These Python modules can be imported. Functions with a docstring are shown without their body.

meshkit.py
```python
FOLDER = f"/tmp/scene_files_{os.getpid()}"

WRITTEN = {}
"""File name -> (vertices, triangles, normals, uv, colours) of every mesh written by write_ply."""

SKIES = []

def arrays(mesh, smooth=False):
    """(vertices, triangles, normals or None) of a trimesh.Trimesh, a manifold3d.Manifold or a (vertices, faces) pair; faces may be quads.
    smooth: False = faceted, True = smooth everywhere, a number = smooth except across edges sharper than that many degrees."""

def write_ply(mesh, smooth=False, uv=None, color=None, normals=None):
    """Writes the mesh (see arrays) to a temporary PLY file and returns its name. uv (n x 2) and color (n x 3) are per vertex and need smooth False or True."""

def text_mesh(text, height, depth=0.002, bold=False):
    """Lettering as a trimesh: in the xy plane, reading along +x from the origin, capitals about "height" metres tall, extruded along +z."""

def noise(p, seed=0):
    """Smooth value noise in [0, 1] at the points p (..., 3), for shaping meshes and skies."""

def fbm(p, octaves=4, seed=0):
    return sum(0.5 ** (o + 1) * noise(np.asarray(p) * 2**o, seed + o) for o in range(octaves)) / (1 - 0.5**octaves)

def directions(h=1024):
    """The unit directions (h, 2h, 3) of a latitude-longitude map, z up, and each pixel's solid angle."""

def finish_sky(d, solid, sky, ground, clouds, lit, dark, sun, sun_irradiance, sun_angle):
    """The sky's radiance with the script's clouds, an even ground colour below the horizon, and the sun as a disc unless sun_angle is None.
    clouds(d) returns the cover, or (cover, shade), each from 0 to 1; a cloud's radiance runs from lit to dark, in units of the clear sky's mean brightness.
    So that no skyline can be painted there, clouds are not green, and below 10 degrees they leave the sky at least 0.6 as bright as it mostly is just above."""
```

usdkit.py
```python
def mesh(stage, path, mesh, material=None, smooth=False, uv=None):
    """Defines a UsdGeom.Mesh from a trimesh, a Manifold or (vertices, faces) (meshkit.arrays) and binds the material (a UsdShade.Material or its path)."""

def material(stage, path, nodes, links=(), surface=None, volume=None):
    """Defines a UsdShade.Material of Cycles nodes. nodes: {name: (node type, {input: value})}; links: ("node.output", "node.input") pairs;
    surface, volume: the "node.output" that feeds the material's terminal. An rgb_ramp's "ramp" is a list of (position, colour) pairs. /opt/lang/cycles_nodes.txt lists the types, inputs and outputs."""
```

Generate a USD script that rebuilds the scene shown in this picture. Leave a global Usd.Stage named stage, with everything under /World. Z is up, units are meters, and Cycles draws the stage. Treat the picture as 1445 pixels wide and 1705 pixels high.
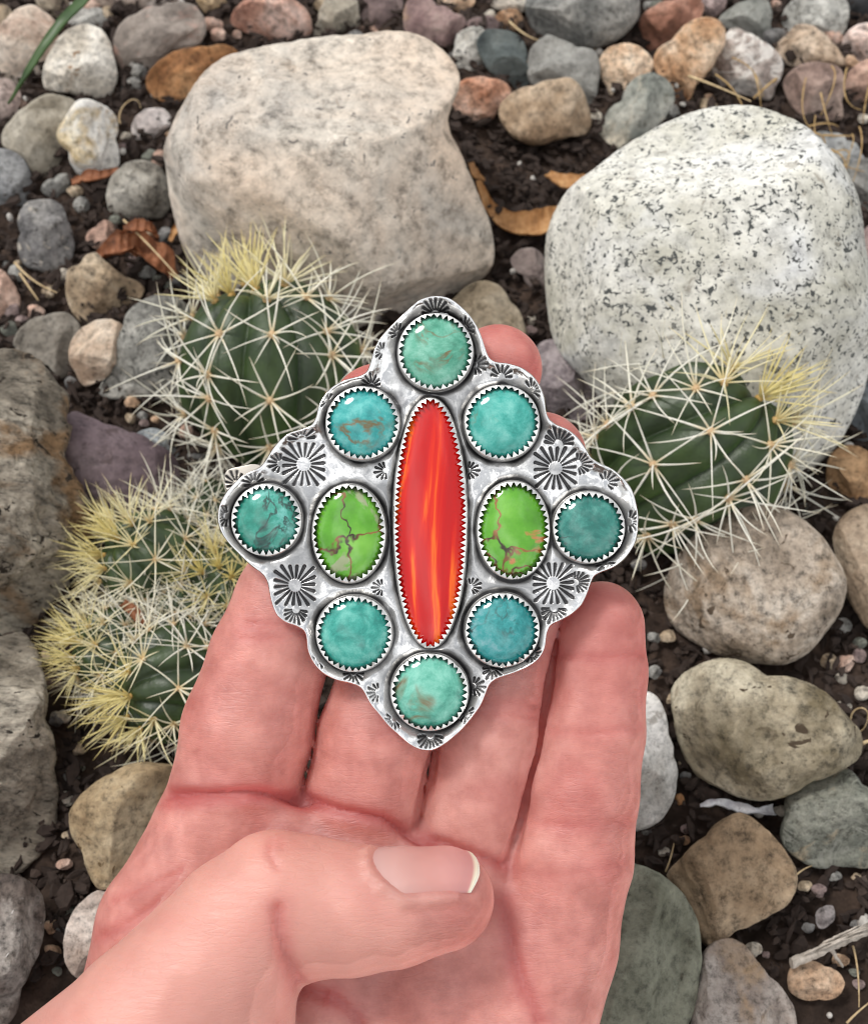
import math, random
import numpy as np, trimesh
from scipy.spatial import cKDTree
import usdkit, meshkit
from pxr import Usd, UsdGeom, UsdLux, UsdShade, Gf, Sdf, Vt

stage = Usd.Stage.CreateInMemory()
UsdGeom.SetStageUpAxis(stage, UsdGeom.Tokens.z)
UsdGeom.SetStageMetersPerUnit(stage, 1.0)
UsdGeom.Xform.Define(stage, '/World')
UsdGeom.Scope.Define(stage, '/World/Looks')
rng = np.random.default_rng(7)

# ---------------------------------------------------------------- camera
W, H = 1445.0, 1705.0
HF = math.radians(36.0)
FPX = (W / 2) / math.tan(HF / 2)
PITCH = math.radians(62.0)
FWD = np.array([0, math.cos(PITCH), -math.sin(PITCH)])
UP = np.array([0, math.sin(PITCH), math.cos(PITCH)])
RIGHT = np.array([1.0, 0, 0])
CAM = -0.30 * FWD
EXPOSURE = 0.68
cam = UsdGeom.Camera.Define(stage, '/World/camera')
cam.CreateHorizontalApertureAttr(24.0)
cam.CreateVerticalApertureAttr(24.0 * H / W)
cam.CreateFocalLengthAttr(12.0 / math.tan(HF / 2))
cam.CreateClippingRangeAttr(Gf.Vec2f(0.005, 500))
cam.CreateFStopAttr(32.0)
cam.CreateFocusDistanceAttr(0.196)
cam.CreateExposureAttr(EXPOSURE)


def frame(origin):
    return Gf.Matrix4d(*RIGHT, 0, *UP, 0, *(-FWD), 0, *map(float, origin), 1)


cam.AddTransformOp().Set(frame(CAM))

# ---------------------------------------------------------------- sky and sun
SUN = np.array([-0.42, 0.30, 0.86]); SUN /= np.linalg.norm(SUN)
ELEV, ROT = math.asin(SUN[2]), math.atan2(SUN[0], SUN[1])
usdkit.material(stage, '/World/Looks/sky', {
    'tc': ('texture_coordinate', {}),
    'sky': ('sky_texture', {'sky_type': 'single_scattering', 'sun_disc': False, 'sun_elevation': ELEV, 'sun_rotation': ROT, 'aerosol_density': 2.0}),
    'n': ('noise_texture', {'scale': 2.2, 'detail': 6, 'roughness': 0.55}),
    'r': ('rgb_ramp', {'ramp': [(0.30, (0.72, 0.72, 0.72)), (0.55, (0.9, 0.9, 0.9)), (0.75, (1, 1, 1))]}),
    'bw': ('rgb_to_bw', {}),
    'sh': ('rgb_ramp', {'ramp': [(0.3, (4.5, 4.7, 5.0)), (0.5, (9.0, 9.1, 9.2)), (0.68, (20.0, 20.0, 20.0))]}),
    'm': ('mix', {}),
    'bg': ('background_shader', {'strength': 0.068}),
}, [('tc.generated', 'n.vector'), ('n.fac', 'r.fac'), ('n.fac', 'sh.fac'), ('r.color', 'bw.color'), ('bw.val', 'm.fac'), ('sky.color', 'm.color1'), ('sh.color', 'm.color2'),
    ('m.color', 'bg.color')], surface='bg.background')
dome = UsdLux.DomeLight.Define(stage, '/World/sky')
UsdShade.MaterialBindingAPI.Apply(dome.GetPrim()).Bind(UsdShade.Material.Get(stage, '/World/Looks/sky'))
dome.GetPrim().SetCustomDataByKey('kind', 'structure')
dome.GetPrim().SetCustomDataByKey('label', 'bright cloudy daylight sky overhead')
dome.GetPrim().SetCustomDataByKey('category', 'sky')
sun = UsdLux.DistantLight.Define(stage, '/World/sun')
sun.CreateNormalizeAttr(True)
sun.CreateIntensityAttr(0.40)
sun.CreateAngleAttr(14.0)
sun.CreateColorAttr(Gf.Vec3f(1.0, 0.97, 0.93))
z_ = SUN; x_ = np.cross([0, 1, 0], z_); x_ /= np.linalg.norm(x_); y_ = np.cross(z_, x_)
sun.AddTransformOp().Set(Gf.Matrix4d(*map(float, x_), 0, *map(float, y_), 0, *map(float, z_), 0, 0, 0, 2, 1))


# ---------------------------------------------------------------- helpers
def lin(r, g, b, k=1.0):
    c = np.array([r, g, b], float) / 255
    return tuple(float(v) for v in np.where(c <= 0.04045, c / 12.92, ((c + 0.055) / 1.055) ** 2.4) * k)


def ray(px, py):
    d = FWD + (np.asarray(px, float)[..., None] - W / 2) / FPX * RIGHT - (np.asarray(py, float)[..., None] - H / 2) / FPX * UP
    return d


def at(px, py, z=0.0):
    d = ray(px, py)
    t = (z - CAM[2]) / d[..., 2]
    return CAM + d * t[..., None]


def mpp(p):
    """metres per photograph pixel at world point p"""
    return float(np.dot(np.asarray(p) - CAM, FWD)) / FPX


used = {}


def numbered(path):
    n = used.get(path, -1) + 1
    used[path] = n
    return path if n == 0 else f'{path}_{n:03d}'


def tag(prim, label=None, cat=None, group=None, kind=None):
    prim = prim.GetPrim() if hasattr(prim, 'GetPrim') else prim
    for k, v in (('label', label), ('category', cat), ('group', group), ('kind', kind)):
        if v:
            prim.SetCustomDataByKey(k, v)
    return prim


def obj(name, mesh, mat, parent=None, smooth=True, loc=None, attrs=None, uv=None):
    path = numbered((str(parent.GetPath()) if parent else '/World') + '/' + name)
    m = usdkit.mesh(stage, path, mesh, mat, smooth=smooth, uv=uv)
    if loc is not None:
        m.AddTranslateOp().Set(Gf.Vec3d(*map(float, loc)))
    for k, v in (attrs or {}).items():
        v = np.asarray(v, np.float32)
        UsdGeom.PrimvarsAPI(m).CreatePrimvar(k, Sdf.ValueTypeNames.FloatArray, 'vertex').Set(Vt.FloatArray.FromNumpy(v))
    return m.GetPrim()


def xform(name, loc=None, matrix=None):
    x = UsdGeom.Xform.Define(stage, numbered('/World/' + name))
    if matrix is not None:
        x.AddTransformOp().Set(matrix)
    elif loc is not None:
        x.AddTranslateOp().Set(Gf.Vec3d(*map(float, loc)))
    return x.GetPrim()


def look(name, nodes, links, surface='p.BSDF'):
    return usdkit.material(stage, '/World/Looks/' + name, nodes, links, surface=surface)


def sstep(a, b, x):
    t = np.clip((x - a) / (b - a), 0, 1)
    return t * t * (3 - 2 * t)


def tube(pts, rad, sides=6, cap=True):
    """tapered tube along points; returns (v, f)"""
    P = np.asarray(pts, float); n = len(P)
    rad = np.broadcast_to(np.asarray(rad, float), n)
    T = np.gradient(P, axis=0); T /= np.linalg.norm(T, axis=1, keepdims=True) + 1e-12
    a = np.array([0, 0, 1.0]) if abs(T[0, 2]) < 0.9 else np.array([1.0, 0, 0])
    N = np.cross(T, a); N /= np.linalg.norm(N, axis=1, keepdims=True) + 1e-12
    B = np.cross(T, N)
    th = np.linspace(0, 2 * np.pi, sides, endpoint=False)
    V = P[:, None] + rad[:, None, None] * (np.cos(th)[None, :, None] * N[:, None] + np.sin(th)[None, :, None] * B[:, None])
    V = V.reshape(-1, 3); F = []
    for i in range(n - 1):
        for j in range(sides):
            a0, a1 = i * sides + j, i * sides + (j + 1) % sides
            F += [(a0, a0 + sides, a1 + sides), (a0, a1 + sides, a1)]
    if cap:
        V = np.vstack([V, P[0], P[-1]]); c0, c1 = len(V) - 2, len(V) - 1
        for j in range(sides):
            F += [(c0, j, (j + 1) % sides), (c1, (n - 1) * sides + (j + 1) % sides, (n - 1) * sides + j)]
    F = np.array(F)[:, ::-1]
    return V, F


def join(parts):
    vs, fs, o = [], [], 0
    for v, f in parts:
        vs.append(v); fs.append(np.asarray(f) + o); o += len(v)
    return np.vstack(vs), np.vstack(fs)

# ---------------------------------------------------------------- ground: one sheet of dark garden soil, finely modelled where it shows
def axis(lo, hi, step, far):
    core = np.arange(lo, hi + step / 2, step)
    g, s, x = [], step, 0.0
    while x < far:
        s *= 1.35; x += s; g.append(x)
    g = np.array(g)
    return np.concatenate([lo - g[::-1], core, hi + g])


gx, gy = axis(-0.25, 0.25, 0.0013, 30), axis(-0.20, 0.34, 0.0013, 30)
GX, GY = np.meshgrid(gx, gy, indexing='xy')


def soil_h(x, y):
    p = np.stack([x, y, np.zeros_like(x)], -1)
    near = np.exp(-np.maximum(0, np.hypot(x, y - 0.05) - 0.35) * 6)
    return near * (0.007 * (meshkit.fbm(p * 45, 3, 3) - 0.5) + 0.0045 * (meshkit.fbm(p * 260, 3, 5) - 0.5))


gz = soil_h(GX, GY)
ny, nx = GX.shape
idx = np.arange(nx * ny).reshape(ny, nx)
q = np.stack([idx[:-1, :-1], idx[:-1, 1:], idx[1:, 1:], idx[1:, :-1]], -1).reshape(-1, 4)
m_soil = look('soil', {
    'tc': ('texture_coordinate', {}), 'n': ('noise_texture', {'scale': 90, 'detail': 8, 'roughness': 0.7}), 'n2': ('noise_texture', {'scale': 900, 'detail': 6, 'roughness': 0.7}),
    'r': ('rgb_ramp', {'ramp': [(0.3, lin(42, 34, 30)), (0.5, lin(66, 54, 47)), (0.72, lin(100, 83, 72))]}),
    'b': ('bump', {'strength': 0.9, 'distance': 0.0012}), 'p': ('principled_bsdf', {'roughness': 0.95, 'specular_ior_level': 0.15})},
    [('tc.object', 'n.vector'), ('tc.object', 'n2.vector'), ('n.fac', 'r.fac'), ('r.color', 'p.base_color'), ('n2.fac', 'b.height'), ('b.normal', 'p.normal')])
tag(obj('ground', (np.stack([GX, GY, gz], -1).reshape(-1, 3), q), m_soil), 'dark brown garden soil between the stones', 'soil', kind='structure')


# ---------------------------------------------------------------- mulch, crumbs and white grit
def chip(c, L, Wd, T, R, seed):
    r = np.random.default_rng(seed)
    n = r.integers(6, 10)
    th = np.sort(r.uniform(0, 2 * np.pi, n)) + r.uniform(0, 1)
    th = np.linspace(0, 2 * np.pi, n, endpoint=False) + r.uniform(-0.35, 0.35, n)
    ring = np.stack([L * np.cos(th) * r.uniform(0.6, 1.15, n), Wd * np.sin(th) * r.uniform(0.6, 1.2, n)], 1)
    bend = r.uniform(-0.5, 0.5)
    top = np.column_stack([ring * 0.9, T + bend * ring[:, 0] ** 2 / L])
    bot = np.column_stack([ring, -T + bend * ring[:, 0] ** 2 / L])
    v = np.vstack([top, bot, [[0, 0, T * 1.3]], [[0, 0, -T]]])
    f = []
    for i in range(n):
        j = (i + 1) % n
        f += [(2 * n, i, j), (2 * n + 1, n + j, n + i), (i, n + i, n + j), (i, n + j, j)]
    return v @ R.T + c, np.array(f)


def rot_rand(r, tilt):
    a = r.uniform(0, 2 * np.pi); t = r.normal(0, tilt); t2 = r.normal(0, tilt)
    ca, sa = math.cos(a), math.sin(a)
    Rz = np.array([[ca, -sa, 0], [sa, ca, 0], [0, 0, 1]])
    Rx = np.array([[1, 0, 0], [0, math.cos(t), -math.sin(t)], [0, math.sin(t), math.cos(t)]])
    Ry = np.array([[math.cos(t2), 0, math.sin(t2)], [0, 1, 0], [-math.sin(t2), 0, math.cos(t2)]])
    return Rz @ Rx @ Ry


def chips(n, lo, hi, slim, seed, zoff):
    r = np.random.default_rng(seed); out = []
    for i in range(n):
        x, y = r.uniform(-0.175, 0.175), r.uniform(-0.10, 0.25)
        L = r.uniform(lo, hi); Wd = L * r.uniform(*slim)
        z = float(soil_h(np.array(x), np.array(y))) + r.uniform(*zoff)
        out.append(chip(np.array([x, y, z]), L, Wd, min(0.0007, Wd * 0.3), rot_rand(r, 0.38), seed * 100000 + i))
    return join(out)


def island_mat(name, ramp, scale, rough=0.9, bump=0.0004):
    return look(name, {
        'g': ('geometry', {}), 'tc': ('texture_coordinate', {}), 'r': ('rgb_ramp', {'ramp': ramp}), 'n': ('noise_texture', {'scale': scale, 'detail': 6, 'roughness': 0.7}),
        'r2': ('rgb_ramp', {'ramp': [(0.25, (0.5, 0.5, 0.5)), (0.7, (1.15, 1.15, 1.15))]}), 'x': ('mix', {'mix_type': 'multiply', 'fac': 1.0}),
        'b': ('bump', {'strength': 0.8, 'distance': bump}), 'p': ('principled_bsdf', {'roughness': rough, 'specular_ior_level': 0.25})},
        [('g.random_per_island', 'r.fac'), ('tc.object', 'n.vector'), ('n.fac', 'r2.fac'), ('r.color', 'x.color1'), ('r2.color', 'x.color2'), ('x.color', 'p.base_color'),
         ('n.fac', 'b.height'), ('b.normal', 'p.normal')])


m_mulch = island_mat('mulch', [(0, lin(56, 46, 41)), (0.5, lin(96, 80, 72)), (0.82, lin(136, 115, 102)), (0.95, lin(146, 118, 96)), (1, lin(168, 118, 80))], 500)
tag(obj('mulch', chips(24000, 0.0008, 0.0034, (0.16, 0.6), 1, (-0.0002, 0.0032)), m_mulch, smooth=False), 'dark brown bark mulch scattered over the soil', 'mulch', kind='stuff')
m_fine = island_mat('mulch_fine', [(0, lin(64, 53, 47)), (0.6, lin(108, 91, 81)), (1, lin(140, 118, 100))], 800)
tag(obj('bark_crumbs', chips(12000, 0.0005, 0.0016, (0.4, 0.9), 2, (-0.0002, 0.0034)), m_fine, smooth=False), 'fine crumbs of bark lying on the soil', 'bark crumbs', kind='stuff')
out = []
for i in range(420):
    x, y = rng.uniform(-0.2, 0.2), rng.uniform(-0.12, 0.27)
    s = trimesh.creation.icosphere(1, abs(rng.normal(0.00055, 0.0003)) + 0.0002)
    v = s.vertices * [1, rng.uniform(0.6, 1), rng.uniform(0.6, 1)] * (1 + 0.3 * (meshkit.noise(s.vertices * 1500 + i * 9)[:, None] - 0.5))
    out.append((v @ rot_rand(rng, 0.6).T + [x, y, float(soil_h(np.array(x), np.array(y))) + 0.0026], s.faces))
m_grit = island_mat('grit', [(0, lin(190, 185, 178)), (0.7, lin(225, 222, 215)), (1, lin(240, 238, 233))], 900)
tag(obj('perlite_grit', join(out), m_grit), 'tiny white perlite grains dotted over the dark soil', 'grit', kind='stuff')

# ---------------------------------------------------------------- stones
CROP = {'A': (0, 0, 2.9917), 'B': (480, 0, 2.9917), 'C': (960, 0, 2.979), 'D': (0, 570, 2.9917), 'E': (960, 570, 2.979), 'F': (0, 1140, 3.0104), 'G': (960, 1140, 2.979), 'X': (0, 0, 1.0)}


def rock_mesh(poly, lift, thick, sub, seed, boxy=0.8, facets=5, rough=1.0, cut=0.62):
    """A stone whose outline seen from the path is poly (photograph pixels); a closed body with depth, resting in the soil."""
    r = np.random.default_rng(seed)
    poly = np.asarray(poly, float)
    nxt = np.roll(poly, -1, 0)
    cr = poly[:, 0] * nxt[:, 1] - nxt[:, 0] * poly[:, 1]
    A = cr.sum() / 2
    c = ((poly + nxt) * cr[:, None]).sum(0) / (6 * A)
    g0 = at(c[0], c[1], 0.0)
    k0 = mpp(g0)
    low = (poly[:, 1].max() - c[1]) * k0
    zc = 0.47 * low + 0.0012 + lift * 0.001
    ctr = at(c[0], c[1], zc)
    w = CAM - ctr; dist = np.linalg.norm(w); w /= dist
    u = np.cross(UP, w); u /= np.linalg.norm(u); v = np.cross(w, u)
    d = ray(poly[:, 0], poly[:, 1])
    t = ((ctr - CAM) @ w) / (d @ w)
    loc = CAM + d * t[:, None] - ctr
    a, b = loc @ u, loc @ v
    th = np.arctan2(b, a); R = np.hypot(a, b)
    o = np.argsort(th); th, R = th[o], R[o]
    tt = np.concatenate([th - 2 * np.pi, th, th + 2 * np.pi]); RR = np.concatenate([R, R, R])
    grid = np.linspace(-np.pi, np.pi, 361)
    Rg = np.interp(grid, tt, RR)
    kern = np.exp(-0.5 * (np.arange(-14, 15) / 2.4) ** 2); kern /= kern.sum()
    Rg = np.convolve(np.concatenate([Rg[-15:-1], Rg, Rg[1:15]]), kern, 'same')[14:-14] * 1.012
    meanR = Rg.mean()
    s = trimesh.creation.icosphere(sub)
    S = s.vertices
    rho = np.hypot(S[:, 0], S[:, 1]); tha = np.arctan2(S[:, 1], S[:, 0])
    Rt = np.interp(tha, grid, Rg)
    Rt = meanR + (Rt - meanR) * sstep(0.0, 0.75, rho)
    D = meanR * thick
    P = np.column_stack([np.cos(tha) * Rt * rho ** boxy, np.sin(tha) * Rt * rho ** boxy, D * np.sign(S[:, 2]) * np.abs(S[:, 2]) ** boxy])
    n0 = P / np.linalg.norm(P, axis=1, keepdims=True)
    for i in range(facets):
        n = np.append(r.normal(0, 0.75, 2), r.uniform(0.45, 1.3)); n /= np.linalg.norm(n)
        sup = (P @ n); m = sup.max(); lim = m * r.uniform(cut, min(0.92, cut + 0.3))
        over = np.maximum(0, sup - lim)
        soft = over * over / (over + 0.018 * m)
        keep = sstep(-0.25, 0.25, S[:, 2])
        P = P - (soft * 0.9 * keep)[:, None] * n
    q = P / meanR
    lowf = meshkit.fbm(q * 1.5 + seed * 7.3, 3, seed) - 0.5
    midf = meshkit.fbm(q * 5.0 + seed * 3.1, 4, seed + 5) - 0.5
    mask = 0.35 + 0.65 * sstep(0.15, 0.7, np.abs(S[:, 2]))
    P = P + n0 * (meanR * rough * mask * (0.18 * lowf + 0.10 * midf))[:, None]
    if sub >= 4:
        fine = meshkit.fbm(q * 22 + seed, 3, seed + 9) - 0.5
        P = P + n0 * (meanR * rough * 0.022 * fine)[:, None]
    world = P[:, :1] * u + P[:, 1:2] * v + P[:, 2:] * w
    return (world, s.faces), ctr


mat_n = [0]


def pale(c):
    m = sum(c) / 3
    return lin(*[min(240, (m + (v - m) * 0.86) * 1.02) for v in c])



def rock_mat(c, grain=1.0, scale=70, speck=None, patch=None, vein=None, bump=0.0017, rough=0.85, stretch=(1, 1, 1), seed=0):
    """c: 3 colours (sRGB 0-255) dark / middle / light; speck = (colour, amount 0-1, scale); patch = (colour, threshold, scale); vein likewise."""
    mat_n[0] += 1; grain = min(1.3, grain * 1.45)
    s0 = seed * 1.37 + mat_n[0] * 3.71
    nodes = {
        'tc': ('texture_coordinate', {}), 'mp': ('mapping', {'location': (s0, s0 * 0.7, s0 * 1.3), 'scale': stretch}),
        'n1': ('noise_texture', {'scale': scale, 'detail': 7, 'roughness': 0.62, 'distortion': 0.3}),
        'n2': ('noise_texture', {'scale': scale * 8, 'detail': 9, 'roughness': 0.78}),
        'n3': ('noise_texture', {'scale': scale * 3, 'detail': 5, 'roughness': 0.6}),
        'r1': ('rgb_ramp', {'ramp': [(0.36, pale(c[0])), (0.5, pale(c[1])), (0.64, pale(c[2]))]}),
        'g': ('rgb_ramp', {'ramp': [(0.33, (max(0.12, 1 - 0.8 * grain),) * 3), (0.5, (1.0, 1.0, 1.0)), (0.66, (1 + 0.34 * grain,) * 3)]}),
        'x': ('mix', {'mix_type': 'multiply', 'fac': 1.0}),
        'h1': ('math', {'math_type': 'multiply', 'value2': 0.7}), 'h2': ('math', {'math_type': 'add'}),
        'b': ('bump', {'strength': 0.9, 'distance': bump}),
        'p': ('principled_bsdf', {'roughness': rough, 'specular_ior_level': 0.3})}
    links = [('tc.object', 'mp.vector'), ('mp.vector', 'n1.vector'), ('mp.vector', 'n2.vector'), ('mp.vector', 'n3.vector'), ('n1.fac', 'r1.fac'), ('n2.fac', 'g.fac'),
             ('r1.color', 'x.color1'), ('g.color', 'x.color2'), ('n2.fac', 'h1.value1'), ('h1.value', 'h2.value1'), ('n3.fac', 'h2.value2'), ('h2.value', 'b.height'), ('b.normal', 'p.normal')]
    nodes.update({'qn': ('noise_texture', {'scale': scale * 5.5, 'detail': 6, 'roughness': 0.65, 'distortion': 0.5}), 'qd': ('rgb_ramp', {'ramp': [(0.33, (0.5, 0.47, 0.44)), (0.40, (1, 1, 1)), (0.60, (1, 1, 1)), (0.68, (1.28, 1.28, 1.28))]}), 'qx': ('mix', {'mix_type': 'multiply', 'fac': 0.85})})
    links += [('mp.vector', 'qn.vector'), ('qn.fac', 'qd.fac'), ('x.color', 'qx.color1'), ('qd.color', 'qx.color2')]
    last = 'qx.color'
    if patch:
        col, th, sc = patch[:3]; soft = patch[3] if len(patch) > 3 else 0.06
        nodes.update({'pn': ('noise_texture', {'scale': sc, 'detail': 6, 'roughness': 0.6, 'distortion': 0.6}), 'pr': ('rgb_ramp', {'ramp': [(th - soft, (0, 0, 0)), (th + soft, (1, 1, 1))]}),
                      'pb': ('rgb_to_bw', {}), 'pg': ('mix', {'mix_type': 'multiply', 'fac': 1.0, 'color1': lin(*col)}), 'px': ('mix', {})})
        links += [('mp.vector', 'pn.vector'), ('pn.fac', 'pr.fac'), ('pr.color', 'pb.color'), ('pb.val', 'px.fac'), (last, 'px.color1'), ('g.color', 'pg.color2'), ('pg.color', 'px.color2')]
        last = 'px.color'
    if vein:
        col, wd, sc = vein
        nodes.update({'vn': ('noise_texture', {'scale': sc, 'detail': 5, 'roughness': 0.55, 'distortion': 1.0}), 'vr': ('rgb_ramp', {'ramp': [(0.5 - wd, (0, 0, 0)), (0.5, (1, 1, 1)), (0.5 + wd, (0, 0, 0))]}),
                      'vb': ('rgb_to_bw', {}), 'vx': ('mix', {'color2': lin(*col)})})
        links += [('mp.vector', 'vn.vector'), ('vn.fac', 'vr.fac'), ('vr.color', 'vb.color'), ('vb.val', 'vx.fac'), (last, 'vx.color1')]
        last = 'vx.color'
    if speck:
        col, am, sc = speck
        nodes.update({'sn': ('noise_texture', {'scale': sc, 'detail': 3, 'roughness': 0.6, 'distortion': 0.9}), 'sn2': ('noise_texture', {'scale': sc * 0.17, 'detail': 2}),
                      'sa': ('math', {'math_type': 'multiply_add', 'value2': 0.22}),
                      'sr': ('rgb_ramp', {'ramp': [(0.785 - am * 0.12, (0, 0, 0)), (0.81 - am * 0.12, (1, 1, 1))]}), 'sb': ('rgb_to_bw', {}), 'sx': ('mix', {'color2': lin(*col)})})
        links += [('mp.vector', 'sn.vector'), ('mp.vector', 'sn2.vector'), ('sn2.fac', 'sa.value1'), ('sn.fac', 'sa.value3'), ('sa.value', 'sr.fac'), ('sr.color', 'sb.color'), ('sb.val', 'sx.fac'), (last, 'sx.color1')]
        last = 'sx.color'
    links.append((last, 'p.base_color'))
    return look(f'stone_{mat_n[0]:03d}', nodes, links)


GREY = ((112, 110, 106), (148, 146, 140), (182, 178, 170))
DGREY = ((84, 84, 84), (118, 116, 114), (150, 147, 143))
CREAM = ((176, 164, 146), (208, 198, 182), (232, 225, 212))
TAN = ((140, 116, 88), (172, 148, 118), (200, 180, 152))
PINK = ((158, 122, 106), (196, 158, 138), (222, 194, 176))
MAUVE = ((104, 86, 84), (140, 118, 114), (170, 150, 144))
PEACH = ((160, 118, 84), (202, 164, 130), (226, 202, 176))
ORANGE = ((134, 86, 48), (178, 122, 74), (206, 154, 104))
GREEN = ((96, 98, 88), (128, 130, 118), (160, 160, 146))
ROUGH = ((96, 88, 76), (150, 139, 122), (188, 177, 158))

ROCKS = []; POLYS = []


def R(name, label, cat, crop, pts, col, lift=0, thick=0.75, sub=4, boxy=0.8, facets=12, rough=1.0, cut=0.44, **mk):
    ox, oy, s = CROP[crop]
    poly = np.array(pts, float).reshape(-1, 2) / s + [ox, oy]
    seed = len(ROCKS) + 11
    mesh, ctr = rock_mesh(poly, lift, thick, sub, seed, boxy, facets, rough, cut)
    p = obj(name, mesh, rock_mat(col, seed=seed, **mk), loc=ctr)
    tag(p, label, cat)
    ROCKS.append((label, poly.mean(0))); POLYS.append(poly)

# the three large stones and the rough one at the left
R('boulder', 'large smooth beige stone with peach and grey stains behind the left cactus', 'boulder', 'X',
  [281,300,281,245,300,190,330,140,365,105,420,83,480,73,540,62,600,55,655,49,700,54,738,85,762,125,758,160,737,190,742,220,768,275,792,325,812,380,819,425,808,455,780,480,745,500,700,525,640,550,560,565,470,548,380,495,312,440,290,375],
  ((174,166,156),(194,184,170),(209,199,184)), lift=0, thick=0.62, sub=6, boxy=0.74, facets=7, rough=0.65, cut=0.66, scale=30, grain=0.6, patch=((208,188,168),0.56,28,0.12), vein=((150,136,122),0.005,90), speck=((120,114,108),0.12,420), bump=0.0014)
R('boulder', 'large rounded pale granite stone peppered with black specks behind the right cactus', 'boulder', 'X',
  [907,440,905,400,920,358,950,320,1000,280,1050,236,1100,201,1150,179,1200,168,1260,171,1310,193,1360,233,1402,280,1424,330,1433,400,1443,460,1450,520,1445,600,1428,680,1400,740,1350,785,1290,805,1200,800,1080,720,980,630,925,570,908,505],
  ((176,173,158),(192,189,177),(204,202,193)), lift=0, thick=0.68, sub=6, boxy=0.82, facets=4, rough=0.4, cut=0.75, scale=40, grain=0.4, speck=((72,74,72),0.78,800), patch=((204,204,202),0.6,55,0.12), bump=0.0006)
R('boulder', 'big rough grey brown rock at the left edge above the spiny clump', 'rock', 'X',
  [-60,600,20,580,62,600,100,635,132,665,128,690,103,702,86,727,106,757,117,792,150,850,150,900,125,960,90,1010,40,1060,-40,1080,-120,900,-120,700],
  ROUGH, lift=2, thick=0.7, sub=6, boxy=0.85, facets=5, rough=2.2, scale=60, grain=1.1, stretch=(0.7,1.6,1), patch=((138,110,80),0.58,50), speck=((56,48,40),0.4,260), bump=0.003)
R('boulder', 'tall rough grey brown rock at the left edge beside the spiny clump', 'rock', 'X',
  [-80,1080,0,1060,40,1040,70,1080,74,1140,70,1200,80,1280,94,1340,90,1390,64,1425,30,1455,-40,1460,-110,1400,-130,1240],
  ROUGH, lift=0, thick=0.7, sub=6, boxy=0.8, facets=5, rough=1.9, scale=55, grain=1.1, stretch=(0.7,1.6,1), patch=((112,104,92),0.55,50), speck=((56,50,44),0.35,240), bump=0.003)
# upper left pebbles
R('pebble', 'tall pale pinkish cream pebble behind the grass blade', 'pebble', 'A', [-30,300,-25,180,40,88,100,35,165,15,222,50,272,95,292,150,272,240,236,330,202,420,140,437,88,425,30,400], ((190,160,140),(216,196,176),(230,216,200)), lift=1, grain=0.5)
R('pebble', 'grey tan pebble cut by the left edge near the top corner', 'pebble', 'A', [-60,40,0,20,50,35,66,70,52,105,0,165,-60,170], TAN)
R('pebble', 'small tan pebble at the top edge beside the grass blade', 'pebble', 'A', [170,-10,240,-40,330,-20,345,30,312,72,270,84,220,48], ((140,124,104),(168,152,130),(190,176,156)))
R('pebble', 'blue grey pebble half hidden behind the white squarish pebble', 'pebble', 'A', [335,110,350,58,440,42,555,75,582,120,565,190,520,215,480,170,400,150,345,150], GREY, lift=-2)
R('pebble', 'white squarish pebble with brown pits near the upper left', 'pebble', 'A', [310,165,370,125,430,112,500,140,532,185,562,270,577,330,572,430,547,490,500,497,420,472,350,457,280,452,220,442,212,400,226,310,262,235], CREAM, lift=2, grain=0.7, facets=6, speck=((150,120,92),0.25,240))
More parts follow.
